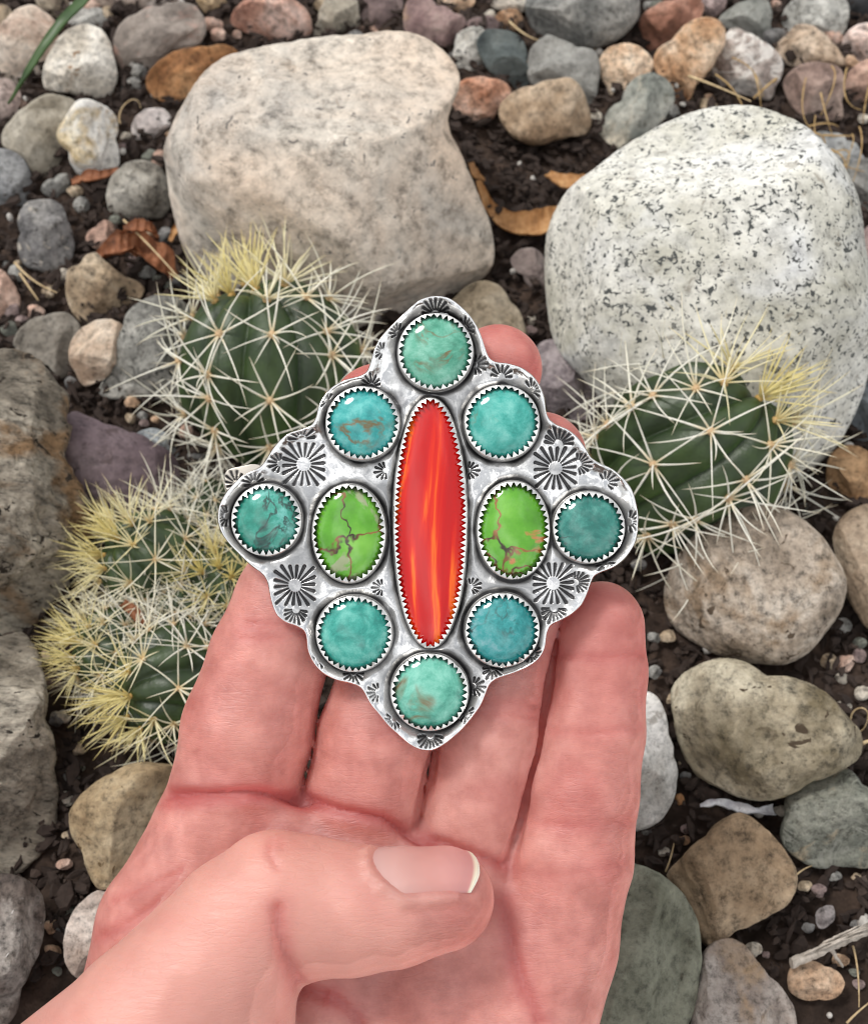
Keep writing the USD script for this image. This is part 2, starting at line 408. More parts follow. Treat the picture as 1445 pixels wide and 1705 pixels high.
R('pebble', 'large smooth grey pebble with a pink patch', 'pebble', 'A', [560,190,600,110,680,65,800,30,920,5,982,25,1022,90,1032,150,1012,210,940,240,860,250,800,300,730,372,690,392,640,387,600,342,573,270], ((118,108,100),(150,138,128),(178,164,152)), lift=1, grain=0.35, patch=((196,152,136),0.57,55))
R('pebble', 'long orange brown pebble at the boulder shoulder', 'pebble', 'A', [725,380,760,330,820,280,890,246,960,236,1040,231,1100,215,1150,225,1192,258,1204,285,1120,340,1060,400,1020,445,990,492,920,507,830,512,760,482,730,440], ORANGE, lift=2, grain=0.7)
R('pebble', 'reddish pink pebble with a white blotch at the top edge', 'pebble', 'X', [381,38,400,5,430,-10,490,0,515,22,521,50,505,66,470,69,430,57,396,48], ((160,108,88),(196,146,124),(220,186,170)), lift=1, patch=((226,206,196),0.62,60), facets=5)
R('pebble', 'mottled white and brown pebble at the top edge above the grey pink pebble', 'pebble', 'A', [465,-10,600,-60,800,-60,935,-15,830,27,720,58,620,78,540,52], ((120,100,88),(164,146,132),(208,198,188)), grain=1.0, speck=((84,68,58),0.3,300))
R('pebble', 'small ochre pebble at the top edge left of the reddish pebble', 'pebble', 'A', [975,-20,1090,-35,1132,20,1102,62,1050,78,1008,45], ((134,108,72),(166,138,100),(188,164,130)))
R('pebble', 'flat olive beige pebble under the yellow quartz', 'pebble', 'A', [10,660,60,590,130,530,190,480,240,460,310,470,370,490,402,520,350,570,310,640,310,700,345,760,352,830,290,862,200,892,170,862,130,792,60,752,10,722], ((140,130,112),(168,158,140),(186,178,162)), grain=0.45, lift=0)
R('pebble', 'knobbly white and ochre quartz pebble', 'pebble', 'A', [345,560,390,500,440,490,510,520,570,560,592,620,572,690,592,760,592,830,510,852,440,882,390,872,355,822,345,752,300,712,283,670,310,610], ((176,144,92),(214,192,150),(240,232,216)), lift=2.5, facets=8, cut=0.6, patch=((240,236,228),0.5,95), grain=0.6, rough=1.4)
R('pebble', 'plain grey pebble cut by the left edge', 'pebble', 'A', [-50,740,0,735,60,745,120,790,150,850,152,940,142,1000,100,1042,40,1062,-40,1060,-80,900], ((120,120,120),(146,146,146),(170,170,168)), grain=0.7, lift=1)
R('pebble', 'small pinkish white pebble half buried in dark soil', 'pebble', 'A', [652,655,665,600,700,560,760,535,822,540,857,582,850,622,812,645,772,685,740,717,700,712,668,690], ((198,184,178),(222,210,204),(236,228,222)), grain=0.6)
R('pebble', 'round greyish white pitted pebble left of the large beige stone', 'pebble', 'A', [530,950,545,900,600,830,680,795,750,800,802,830,837,890,852,960,852,1040,812,1085,740,1095,670,1085,590,1082,535,1050], ((110,104,94),(158,152,140),(196,190,178)), grain=1.1, lift=1)
R('pebble', 'dark grey squarish pebble with pale mottling', 'pebble', 'A', [110,1030,135,1000,200,990,270,990,312,1020,337,1090,362,1180,367,1270,342,1330,270,1357,190,1347,120,1322,98,1280,104,1160], ((104,102,102),(130,127,125),(158,154,148)), grain=0.9, boxy=0.68, lift=2, speck=((182,174,162),0.2,260))
R('pebble', 'pinkish brown pebble cut by the left edge beside two straws', 'pebble', 'A', [-60,1380,0,1335,50,1390,87,1450,102,1510,72,1570,55,1622,0,1630,-60,1600], PINK, grain=0.6)
R('pebble', 'beige pebble with dark dirt smears under the crumpled leaf', 'pebble', 'A', [325,1400,340,1340,400,1320,430,1270,480,1258,520,1300,570,1340,620,1380,690,1400,727,1440,702,1490,640,1512,610,1580,520,1602,410,1617,360,1562,330,1490], ((132,108,82),(176,152,122),(204,184,156)), grain=0.8, patch=((82,68,56),0.66,70), lift=1)
R('pebble', 'small pink wedge pebble beside the crumpled leaf', 'pebble', 'A', [425,1185,480,1130,520,1095,560,1110,565,1190,550,1270,490,1240], PINK, facets=6)
R('pebble', 'small blue grey wedge pebble between grey pebbles at the left', 'pebble', 'A', [205,945,270,890,335,862,340,930,315,1000,262,985], GREY, lift=-1, facets=6)
R('pebble', 'creamy pink pebble touching the long grey stone', 'pebble', 'X', [119,565,145,540,185,531,208,545,213,575,205,600,190,612,160,637,140,645,126,620], ((180,150,124),(210,188,164),(228,214,196)), lift=3, grain=0.6, facets=5)
R('stone', 'grey translucent quartz stone under the left cactus spines', 'stone', 'X', [205,545,213,520,235,503,265,490,295,496,318,515,330,560,330,620,310,652,270,664,225,662,185,667,158,657,172,632,195,602], ((108,106,100),(146,144,136),(184,180,170)), grain=0.9, lift=2, facets=6, speck=((70,70,66),0.25,300))
R('pebble', 'dull grey beige pebble behind the creamy pink one', 'pebble', 'X', [20,575,40,540,75,525,112,520,133,540,128,570,124,612,105,632,80,607,50,594], ((116,108,96),(142,134,122),(166,158,146)), grain=0.5)
R('stone', 'smooth dark purple stone beside the rough left rock', 'stone', 'D', [248,470,280,410,340,360,380,340,430,370,520,410,640,450,760,500,860,555,900,640,870,740,800,830,640,850,520,850,450,832,400,792,348,712,320,642,308,572,262,525], ((88,72,78),(106,90,94),(124,108,110)), lift=1, thick=0.5, sub=5, grain=0.45, boxy=0.7, facets=2, scale=50, cut=0.85, bump=0.0004)
R('pebble', 'small pale blue grey pebble between purple stone and cactus', 'pebble', 'X', [222,725,240,715,268,716,285,735,300,760,285,775,255,760], ((150,156,160),(176,182,184),(196,200,200)), lift=-1)
# top middle pebbles
R('pebble', 'grey tan upright pebble at the top edge beside the reddish pebble', 'pebble', 'B', [125,185,150,100,170,20,190,-25,330,-25,352,60,357,120,332,170,240,190], ((140,130,114),(168,158,140),(190,182,166)), grain=0.6, speck=((96,92,88),0.2,260))
R('pebble', 'dark mauve pebble at the top edge', 'pebble', 'B', [350,60,360,-25,560,-25,572,40,547,110,500,147,430,145,378,110], MAUVE, grain=0.4)
R('pebble', 'small flat pink pebble wedged on the beige boulder top', 'pebble', 'B', [325,172,350,138,400,133,470,145,440,180,370,195], PINK, lift=-2)
R('pebble', 'mauve pebble with a tan facet right of the dark mauve one', 'pebble', 'B', [570,80,590,0,650,-25,740,28,822,63,872,78,887,120,852,162,812,222,780,232,720,202,650,192,580,152], ((126,98,96),(160,132,126),(188,166,154)), grain=0.4, facets=7, patch=((176,142,104),0.6,70), lift=1)
R('pebble', 'tan pebble at the top edge above the mauve pebbles', 'pebble', 'B', [740,0,830,-40,935,-25,910,42,830,50], PEACH)
R('pebble', 'pale tan pebble at the top edge beside the big grey one', 'pebble', 'B', [995,10,1060,-30,1190,-25,1192,40,1140,64,1060,48], CREAM, facets=6)
R('stone', 'big smooth grey stone at the top edge', 'stone', 'X', [876,-5,880,30,892,56,925,71,970,79,1002,76,1040,56,1061,26,1063,-5,1040,-30,960,-40,900,-30], ((106,106,102),(138,136,130),(164,160,152)), lift=2, grain=0.7, sub=5, facets=2)
R('pebble', 'white speckled pebble stuck to the dark slate pebble', 'pebble', 'B', [828,235,845,160,890,138,970,133,990,200,990,290,960,360,900,382,848,352], ((170,164,152),(200,196,186),(222,218,210)), grain=0.7, speck=((60,58,56),0.3,320), lift=0)
R('pebble', 'dark slate grey pebble with a black spot', 'pebble', 'B', [935,200,980,140,1060,143,1142,168,1184,230,1184,310,1198,420,1140,456,1080,420,1030,370,970,300], ((70,78,78),(94,102,100),(118,124,120)), grain=0.4, lift=1, speck=((36,38,40),0.12,110))
R('pebble', 'pink crystalline pebble left of the flat tan one', 'pebble', 'B', [817,482,850,410,920,383,1000,388,1082,408,1118,450,1092,492,1042,545,1022,592,950,604,890,602,838,562], ((178,116,84),(208,158,130),(228,196,178)), grain=0.9, lift=2, facets=6)
R('pebble', 'flat tan angular pebble above the dark mulch', 'pebble', 'B', [1048,560,1060,510,1130,455,1220,430,1330,395,1400,388,1452,430,1492,520,1512,600,1502,662,1400,675,1320,695,1240,722,1160,704,1090,645], ((142,114,86),(174,146,116),(198,174,146)), lift=3, grain=0.6, facets=5, boxy=0.7)
R('pebble', 'smooth mid grey pebble right of the slate pebble', 'pebble', 'B', [1188,310,1200,240,1250,190,1290,163,1350,188,1436,233,1522,243,1548,290,1543,400,1522,500,1490,540,1430,520,1380,470,1300,445,1210,430,1188,370], ((122,120,114),(148,146,140),(170,168,160)), lift=0, grain=0.4)
R('stone', 'brown tan stone partly behind the pendant tip', 'stone', 'B', [800,1500,830,1478,900,1420,980,1398,1050,1420,1102,1500,1172,1612,1192,1720,1050,1800,880,1760], ((112,98,78),(142,126,102),(164,150,128)), lift=0, grain=0.5, facets=3)
R('pebble', 'smooth mauve grey pebble half buried beside the granite boulder', 'pebble', 'B', [1103,1290,1150,1243,1230,1238,1272,1280,1300,1400,1290,1500,1220,1440,1170,1370], ((120,104,100),(150,134,128),(172,158,150)), grain=0.3)
R('stone', 'mauve grey stone beside the middle fingertip', 'stone', 'X', [885,585,900,568,935,562,965,580,990,620,1002,660,985,695,940,710,900,700,880,650], ((106,96,98),(136,124,126),(164,152,152)), grain=0.6, lift=1, vein=((178,168,166),0.015,120))
# upper right pebbles
R('pebble', 'red brown pebble at the top right behind the peach pebble', 'pebble', 'C', [308,100,390,30,480,0,600,-25,640,30,612,95,530,145,470,205,420,240,380,267,343,235,325,170], ((134,88,68),(166,114,92),(190,142,120)), grain=0.5, lift=1)
R('pebble', 'purple brown pebble at the top edge right of the red brown one', 'pebble', 'C', [610,20,650,-30,742,-25,745,12,722,55,640,75], MAUVE)
R('pebble', 'round peach pebble above the white capped pebble', 'pebble', 'C', [110,290,145,240,200,218,290,218,342,250,384,310,372,352,302,385,242,415,212,482,180,492,148,430,118,350], ((184,134,94),(214,176,140),(232,208,180)), grain=0.8, lift=1)
R('pebble', 'large orange and cream pebble standing on end', 'pebble', 'C', [378,290,400,240,470,203,510,150,560,108,640,83,702,98,738,150,733,220,692,282,642,362,582,422,542,502,500,542,478,480,448,400,383,350], ((164,110,68),(204,160,120),(228,200,170)), grain=0.8, lift=2.5, facets=6)
R('pebble', 'grey green pebble at the top right edge', 'pebble', 'C', [698,95,760,40,840,0,920,-30,967,40,962,110,952,195,900,210,830,180,770,150], ((126,128,120),(152,152,144),(176,174,166)), grain=0.4)
R('pebble', 'white grey rounded pebble at the top right edge', 'pebble', 'C', [1013,80,1050,18,1100,-30,1320,-30,1353,30,1343,110,1302,188,1230,165,1150,160,1040,162,1018,120], ((158,156,148),(188,186,178),(212,210,204)), grain=0.8, lift=1)
R('pebble', 'black pebble in the top right corner', 'pebble', 'C', [1350,0,1445,-40,1500,60,1440,135,1370,115,1348,55], ((44,44,46),(62,62,64),(84,84,84)), grain=0.5)
R('pebble', 'pale pink pebble cut by the right edge near the top', 'pebble', 'C', [1318,190,1360,140,1445,108,1540,180,1520,290,1400,315,1350,320], ((186,152,138),(214,186,172),(230,210,200)), grain=0.8)
R('pebble', 'angular white and mauve quartz pebble above the granite boulder', 'pebble', 'C', [655,350,690,280,730,200,760,138,792,128,840,158,920,198,982,240,1022,300,1022,370,982,432,962,502,920,494,850,472,760,445,690,405], ((136,116,108),(176,162,152),(214,206,198)), facets=10, cut=0.55, boxy=0.72, lift=1.5, grain=0.7, vein=((228,222,214),0.03,60))
R('pebble', 'tan brown chipped pebble right of the angular quartz', 'pebble', 'C', [978,240,1040,170,1090,118,1150,118,1202,148,1262,208,1312,268,1343,322,1290,330,1200,315,1100,330,1028,312], ((140,112,86),(176,150,124),(206,184,160)), facets=9, cut=0.55, lift=1)
R('pebble', 'mauve brown pebble under the dry grass', 'pebble', 'C', [1018,400,1060,350,1140,308,1230,308,1312,338,1333,420,1313,500,1322,592,1250,604,1180,582,1100,560,1040,480], ((118,94,84),(150,124,112),(176,152,138)), grain=0.6)
R('pebble', 'dusty pink pebble cut by the right edge beside dry grass', 'pebble', 'C', [1325,400,1380,328,1445,288,1550,340,1530,490,1445,500,1350,490], PINK, grain=0.6)
R('pebble', 'white capped grey green pebble touching the granite boulder', 'pebble', 'C', [178,590,220,500,240,440,310,373,380,358,430,378,482,428,493,480,463,545,422,605,352,655,292,715,222,750,168,715,108,685,92,640,130,600], ((112,116,108),(146,148,138),(180,178,166)), grain=0.6, patch=((226,214,192),0.58,55), lift=2, facets=6)
R('pebble', 'blue grey pebble behind the granite boulder at the right', 'pebble', 'C', [1180,650,1260,656,1340,696,1412,758,1440,800,1360,830,1280,780], ((126,128,128),(152,153,152),(176,176,172)))
R('stone', 'grey stone cut by the right edge beside the granite boulder', 'stone', 'X', [1405,285,1425,265,1455,265,1490,300,1490,350,1440,358,1415,330], GREY, grain=0.6)
R('stone', 'bluish grey stone at the right edge below the granite boulder', 'stone', 'X', [1420,680,1440,640,1470,620,1500,680,1495,740,1450,755,1420,730], ((108,114,120),(134,140,144),(158,162,164)), grain=0.5)
R('pebble', 'dark red stone chip at the right edge beside the granite', 'pebble', 'X', [1432,420,1450,370,1480,380,1480,470,1450,475], MAUVE)
# right side
R('stone', 'broad speckled grey beige stone under the right cactus', 'stone', 'E', [435,1280,450,1180,540,1010,660,900,770,815,880,788,960,798,1060,848,1160,918,1262,1040,1322,1140,1333,1220,1303,1332,1222,1442,1130,1542,1030,1592,900,1584,760,1562,620,1503,520,1453,455,1385],
  ((128,112,94),(172,156,138),(206,194,178)), lift=0, thick=0.6, sub=6, grain=1.2, scale=60, facets=3, boxy=0.74, cut=0.8, rough=0.6, speck=((92,78,64),0.3,300), patch=((148,128,106),0.58,60))
R('pebble', 'round brown pebble between granite boulder and right edge', 'pebble', 'E', [1238,620,1260,558,1310,513,1370,503,1432,530,1484,590,1490,720,1445,780,1330,795,1265,742], ((120,84,50),(150,110,72),(176,138,98)), lift=2, grain=0.6)
R('stone', 'tall beige brown stone cut by the right edge', 'stone', 'E', [1272,980,1290,908,1340,848,1410,813,1490,800,1600,900,1600,1200,1520,1400,1445,1425,1388,1342,1338,1250,1328,1150,1288,1050], ((138,116,92),(168,146,122),(192,174,150)), lift=2, sub=5, grain=0.5, facets=3)
R('stone', 'olive tan stone with a pale ridge in the lower right', 'stone', 'X', [1120,1150,1132,1128,1155,1112,1180,1102,1206,1097,1240,1104,1275,1128,1330,1134,1370,1154,1402,1190,1434,1225,1432,1256,1402,1281,1350,1300,1300,1326,1250,1331,1200,1311,1160,1291,1136,1250,1124,1195],
  ((104,92,68),(150,138,114),(188,178,154)), lift=2, sub=6, thick=0.7, grain=0.7, facets=6, boxy=0.68, cut=0.7, scale=50, patch=((116,102,74),0.6,45), speck=((70,58,44),0.18,220), bump=0.001)
R('stone', 'grey green stone with cream crust in the lower right', 'stone', 'G', [1063,500,1100,440,1190,428,1280,408,1362,428,1412,500,1520,560,1540,900,1380,912,1280,905,1180,910,1100,865,1028,812,1008,740,1038,650], ((84,86,76),(114,116,104),(146,146,132)), lift=1, sub=5, grain=0.7, patch=((190,170,140),0.66,90), facets=5, vein=((150,150,140),0.012,90))
R('stone', 'tan brown squarish stone above the pale pinkish grey one', 'stone', 'G', [438,950,530,858,640,758,740,668,790,643,842,648,922,708,1002,788,1063,868,1088,920,1083,1022,1042,1094,962,1134,882,1184,790,1224,740,1266,640,1310,590,1240,540,1080,470,1000],
  ((124,98,70),(154,128,98),(180,156,126)), lift=2, sub=5, grain=0.7, facets=3, boxy=0.62, scale=50, thick=0.6)
R('stone', 'large grey green stone under the little finger', 'stone', 'G', [240,890,340,908,450,978,540,1068,602,1170,623,1300,613,1450,592,1582,540,1720,300,1840,60,1780,60,1300,140,1000], ((88,88,70),(120,120,102),(146,146,126)), lift=2, sub=5, grain=0.6, facets=3, boxy=0.72, scale=45)
R('stone', 'pale pinkish grey stone at the bottom edge', 'stone', 'G', [638,1320,690,1278,760,1263,832,1298,892,1378,952,1448,1022,1508,1074,1580,1100,1720,1000,1840,640,1840,570,1690,590,1560,620,1440], ((140,126,116),(172,160,150),(196,186,176)), lift=1, sub=5, grain=0.6, patch=((158,134,108),0.62,60), facets=3)
R('stone', 'white stone half hidden behind the little finger', 'stone', 'G', [330,20,365,28,402,60,433,130,453,250,473,360,493,480,483,582,440,652,370,704,280,735,160,640,160,200], ((172,166,156),(204,200,192),(226,222,216)), lift=1, grain=0.5, facets=5, sub=5)
R('pebble', 'orange tan chip beside the grey twig', 'pebble', 'G', [1058,1410,1150,1372,1230,1400,1302,1430,1334,1480,1304,1542,1200,1562,1110,1562,1055,1520], ((150,112,82),(184,148,116),(206,178,150)), lift=1.5, thick=0.5, facets=6)
R('pebble', 'tiny amber chip in soil beside the white stone', 'pebble', 'G', [488,560,515,540,532,562,528,590,505,598,490,580], ORANGE, sub=3)
R('pebble', 'tiny pale chip in soil below the white stone', 'pebble', 'G', [485,775,520,758,560,758,562,782,525,794,490,792], PEACH, sub=3)
R('pebble', 'small grey chip on mulch near the twig', 'pebble', 'G', [1185,1160,1220,1105,1272,1098,1280,1140,1255,1190,1205,1215], ((112,104,104),(136,128,126),(156,148,146)), sub=3, thick=0.4)
R('pebble', 'dark brown chip at the right edge above the twig', 'pebble', 'G', [1390,1000,1420,950,1470,945,1480,1040,1440,1070,1400,1050], ((58,48,44),(80,68,62),(100,88,80)), sub=3)
# lower left
R('stone', 'dark brown stone with white crusts in the lower left corner', 'stone', 'F', [-80,960,0,952,80,957,160,998,217,1058,223,1200,203,1322,152,1422,102,1522,92,1642,40,1720,-80,1760,-160,1400], ((62,52,48),(100,88,80),(150,142,134)), lift=2, sub=5, grain=1.2, facets=5, patch=((184,178,172),0.62,90), speck=((214,210,206),0.12,260))
R('stone', 'tan blocky stone left of the index finger base', 'stone', 'F', [350,640,400,568,470,508,570,448,660,400,780,400,900,420,930,560,840,720,740,860,640,970,560,1020,490,1030,448,962,418,842,366,760], ((136,112,80),(166,142,106),(192,172,138)), lift=2, sub=5, grain=0.6, facets=3, boxy=0.66, speck=((104,84,58),0.2,260))
R('stone', 'pinkish white speckled stone beside the thumb base', 'stone', 'F', [328,1250,350,1178,420,1078,490,1028,570,1060,600,1200,560,1400,450,1500,365,1450,335,1405,322,1330], ((166,146,132),(200,184,172),(222,210,200)), lift=1, sub=5, grain=0.7, speck=((120,96,82),0.25,240))
# more stones that fill the gaps behind
R('pebble', 'grey pebble behind the white squarish pebble', 'pebble', 'X', [205,140,222,128,240,140,244,165,225,178,205,170], GREY, lift=-3, sub=3)
R('pebble', 'brown pebble in shade right of the dark slate pebble', 'pebble', 'X', [1040,165,1062,150,1085,160,1090,185,1065,200,1042,190], TAN, lift=-3, sub=3)
R('pebble', 'mauve pebble at the left edge under the grass tip', 'pebble', 'X', [-30,170,-5,128,20,132,34,150,30,180,10,215,-25,215], ((150,128,120),(178,158,148),(196,180,170)), lift=0)
R('pebble', 'dark pebble in the shade beside the purple stone', 'pebble', 'X', [62,770,85,745,104,760,112,790,100,815,75,805], DGREY, lift=-2, sub=3)
R('pebble', 'shaded brown pebble under the top grey stone', 'pebble', 'X', [775,40,800,28,830,34,838,56,812,66,782,60], MAUVE, lift=-1, sub=3)
R('pebble', 'orange tan pebble at the top between cream and grey stones', 'pebble', 'X', [822,40,840,16,865,18,872,42,850,50,830,52], PEACH, lift=-1, sub=3)

FILL = [(150, 8, 22), (178, 22, 14), (352, 40, 20), (540, 8, 20), (590, 62, 18), (772, 66, 18), (868, 108, 16), (1096, 12, 18), (1118, 190, 16), (1178, 178, 18), (1290, 62, 20), (1385, 62, 18), (1418, 104, 13), (232, 118, 16),
        (60, 180, 18), (150, 138, 16), (100, 460, 18), (60, 520, 18), (18, 520, 16), (300, 250, 12), (250, 262, 14), (62, 372, 14), (860, 170, 14), (985, 195, 16), (1010, 215, 14), (980, 110, 14), (1105, 1420, 12), (1120, 1165, 12), (1380, 1100, 16),
        (1400, 1130, 14), (1110, 1060, 15), (1420, 790, 15), (1395, 830, 12), (1345, 1545, 13), (1400, 1600, 16), (1430, 1640, 13), (1300, 1350, 12), (1090, 1120, 12), (105, 1440, 16), (120, 1520, 14), (88, 1585, 15), (110, 1330, 14), (95, 1200, 13)]
rf = np.random.default_rng(77)
from shapely.geometry import Point, Polygon
from shapely.ops import unary_union
SOLID = unary_union([Polygon(p).buffer(0) for p in POLYS] + [Point(450, 620).buffer(165), Point(1150, 760).buffer(185), Polygon([(150, 1700), (240, 1330), (420, 960), (480, 560), (900, 560), (1080, 1000), (1060, 1705)]), Polygon([(90, 850), (420, 830), (420, 1260), (150, 1290)])])
for _ in range(4000):
    if len(FILL) > 125:
        break
    fx, fy = rf.uniform(5, 1440), rf.uniform(5, 1700)
    if fy > 850 and rf.random() < 0.45 or (750 < fx < 1000 and 210 < fy < 520):
        continue
    r0 = rf.uniform(8, 17)
    if SOLID.distance(Point(fx, fy)) > r0 * 0.45:
        FILL.append((fx, fy, r0)); SOLID = SOLID.union(Point(fx, fy).buffer(r0 * 0.8))
seen = set()
FC = [GREY, TAN, PINK, MAUVE, CREAM, DGREY, PEACH, GREEN]
FN = ['grey', 'tan', 'dusty pink', 'mauve', 'cream', 'dark grey', 'peach', 'grey green']
FM = [rock_mat(c, seed=60 + i) for i, c in enumerate(FC)]
for i, (fx, fy, fr_) in enumerate(FILL):
    a = np.linspace(0, 2 * np.pi, 9, endpoint=False) + rf.uniform(0, 0.6)
    ra = fr_ * rf.uniform(0.72, 1.15, 9); asp = rf.uniform(0.65, 1.0)
    shape_ = ['flat', 'oblong', 'angular', 'round'][min(3, int((asp - 0.65) / 0.0875))]
    mesh, ctr = rock_mesh(np.column_stack([fx + ra * np.cos(a), fy + asp * ra * np.sin(a)]), 0.3, 0.75, 3, 400 + i, 0.75, 8, 1.0, 0.5)
    k = int(rf.integers(0, 8))
    lb, pc_ = min(((l, c) for l, c in ROCKS if 'cut by' not in l), key=lambda q: np.hypot(q[1][0] - fx, q[1][1] - fy))
    words = lb.split(); cut_ = next((j for j, w_ in enumerate(words) if j >= 3 and w_ in ('behind', 'beside', 'at', 'in', 'near', 'with', 'under', 'above', 'right', 'left', 'cut', 'between', 'touching', 'hidden', 'half', 'partly', 'on', 'wedged', 'stuck', 'low')), len(words))
    words = words if len(words) <= 6 else words[:max(3, cut_)]
    words = words if len(words) <= 7 else words[:4]
    ddx, ddy = fx - pc_[0], fy - pc_[1]
    side = ('right of' if ddx > 0 else 'left of') if abs(ddx) > abs(ddy) else ('below' if ddy > 0 else 'above')
    size_ = 'tiny' if fr_ < 12 else ('little' if fr_ < 15 else 'small')
    label = f'{size_} {shape_} {FN[k]} gravel stone {side} the ' + ' '.join(words)
    if label in seen:
        continue
    seen.add(label)
    tag(obj('gravel_stone', mesh, FM[k], loc=ctr), label, 'pebble', 'small gravel stones low in the gaps')
# ---------------------------------------------------------------- cacti
m_cactus = look('cactus_skin', {
    'tc': ('texture_coordinate', {}), 'n': ('noise_texture', {'scale': 120, 'detail': 5, 'roughness': 0.6}), 'n2': ('noise_texture', {'scale': 1500, 'detail': 4}),
    'r': ('rgb_ramp', {'ramp': [(0.3, lin(22, 34, 16)), (0.5, lin(34, 50, 23)), (0.72, lin(54, 72, 34))]}),
    'at': ('attribute', {'attribute': 'rib'}), 'x': ('mix', {'color2': lin(66, 86, 44)}),
    'b': ('bump', {'strength': 0.35, 'distance': 0.0003}), 'p': ('principled_bsdf', {'roughness': 0.42, 'specular_ior_level': 0.45})},
    [('tc.object', 'n.vector'), ('tc.object', 'n2.vector'), ('n.fac', 'r.fac'), ('r.color', 'x.color1'), ('at.fac', 'x.fac'), ('x.color', 'p.base_color'), ('n2.fac', 'b.height'), ('b.normal', 'p.normal')])
m_spine = look('cactus_spines', {
    'at': ('attribute', {'attribute': 'yellow'}), 'ab': ('attribute', {'attribute': 'along'}),
    'c': ('mix', {'color1': lin(240, 238, 228), 'color2': lin(236, 224, 160)}),
    'r': ('rgb_ramp', {'ramp': [(0.0, lin(206, 164, 124)), (0.06, lin(240, 226, 196)), (0.25, (1, 1, 1)), (0.8, (0.97, 0.96, 0.92)), (1.0, (0.86, 0.76, 0.62))]}),
    'x': ('mix', {'mix_type': 'multiply', 'fac': 1.0}), 'tr': ('translucent_bsdf', {}), 'p': ('principled_bsdf', {'roughness': 0.5, 'specular_ior_level': 0.4}), 'mx': ('mix_closure', {'fac': 0.22})},
    [('at.fac', 'c.fac'), ('ab.fac', 'r.fac'), ('c.color', 'x.color1'), ('r.color', 'x.color2'), ('x.color', 'p.base_color'), ('x.color', 'tr.color'), ('p.BSDF', 'mx.closure1'), ('tr.BSDF', 'mx.closure2')],
    surface='mx.closure')


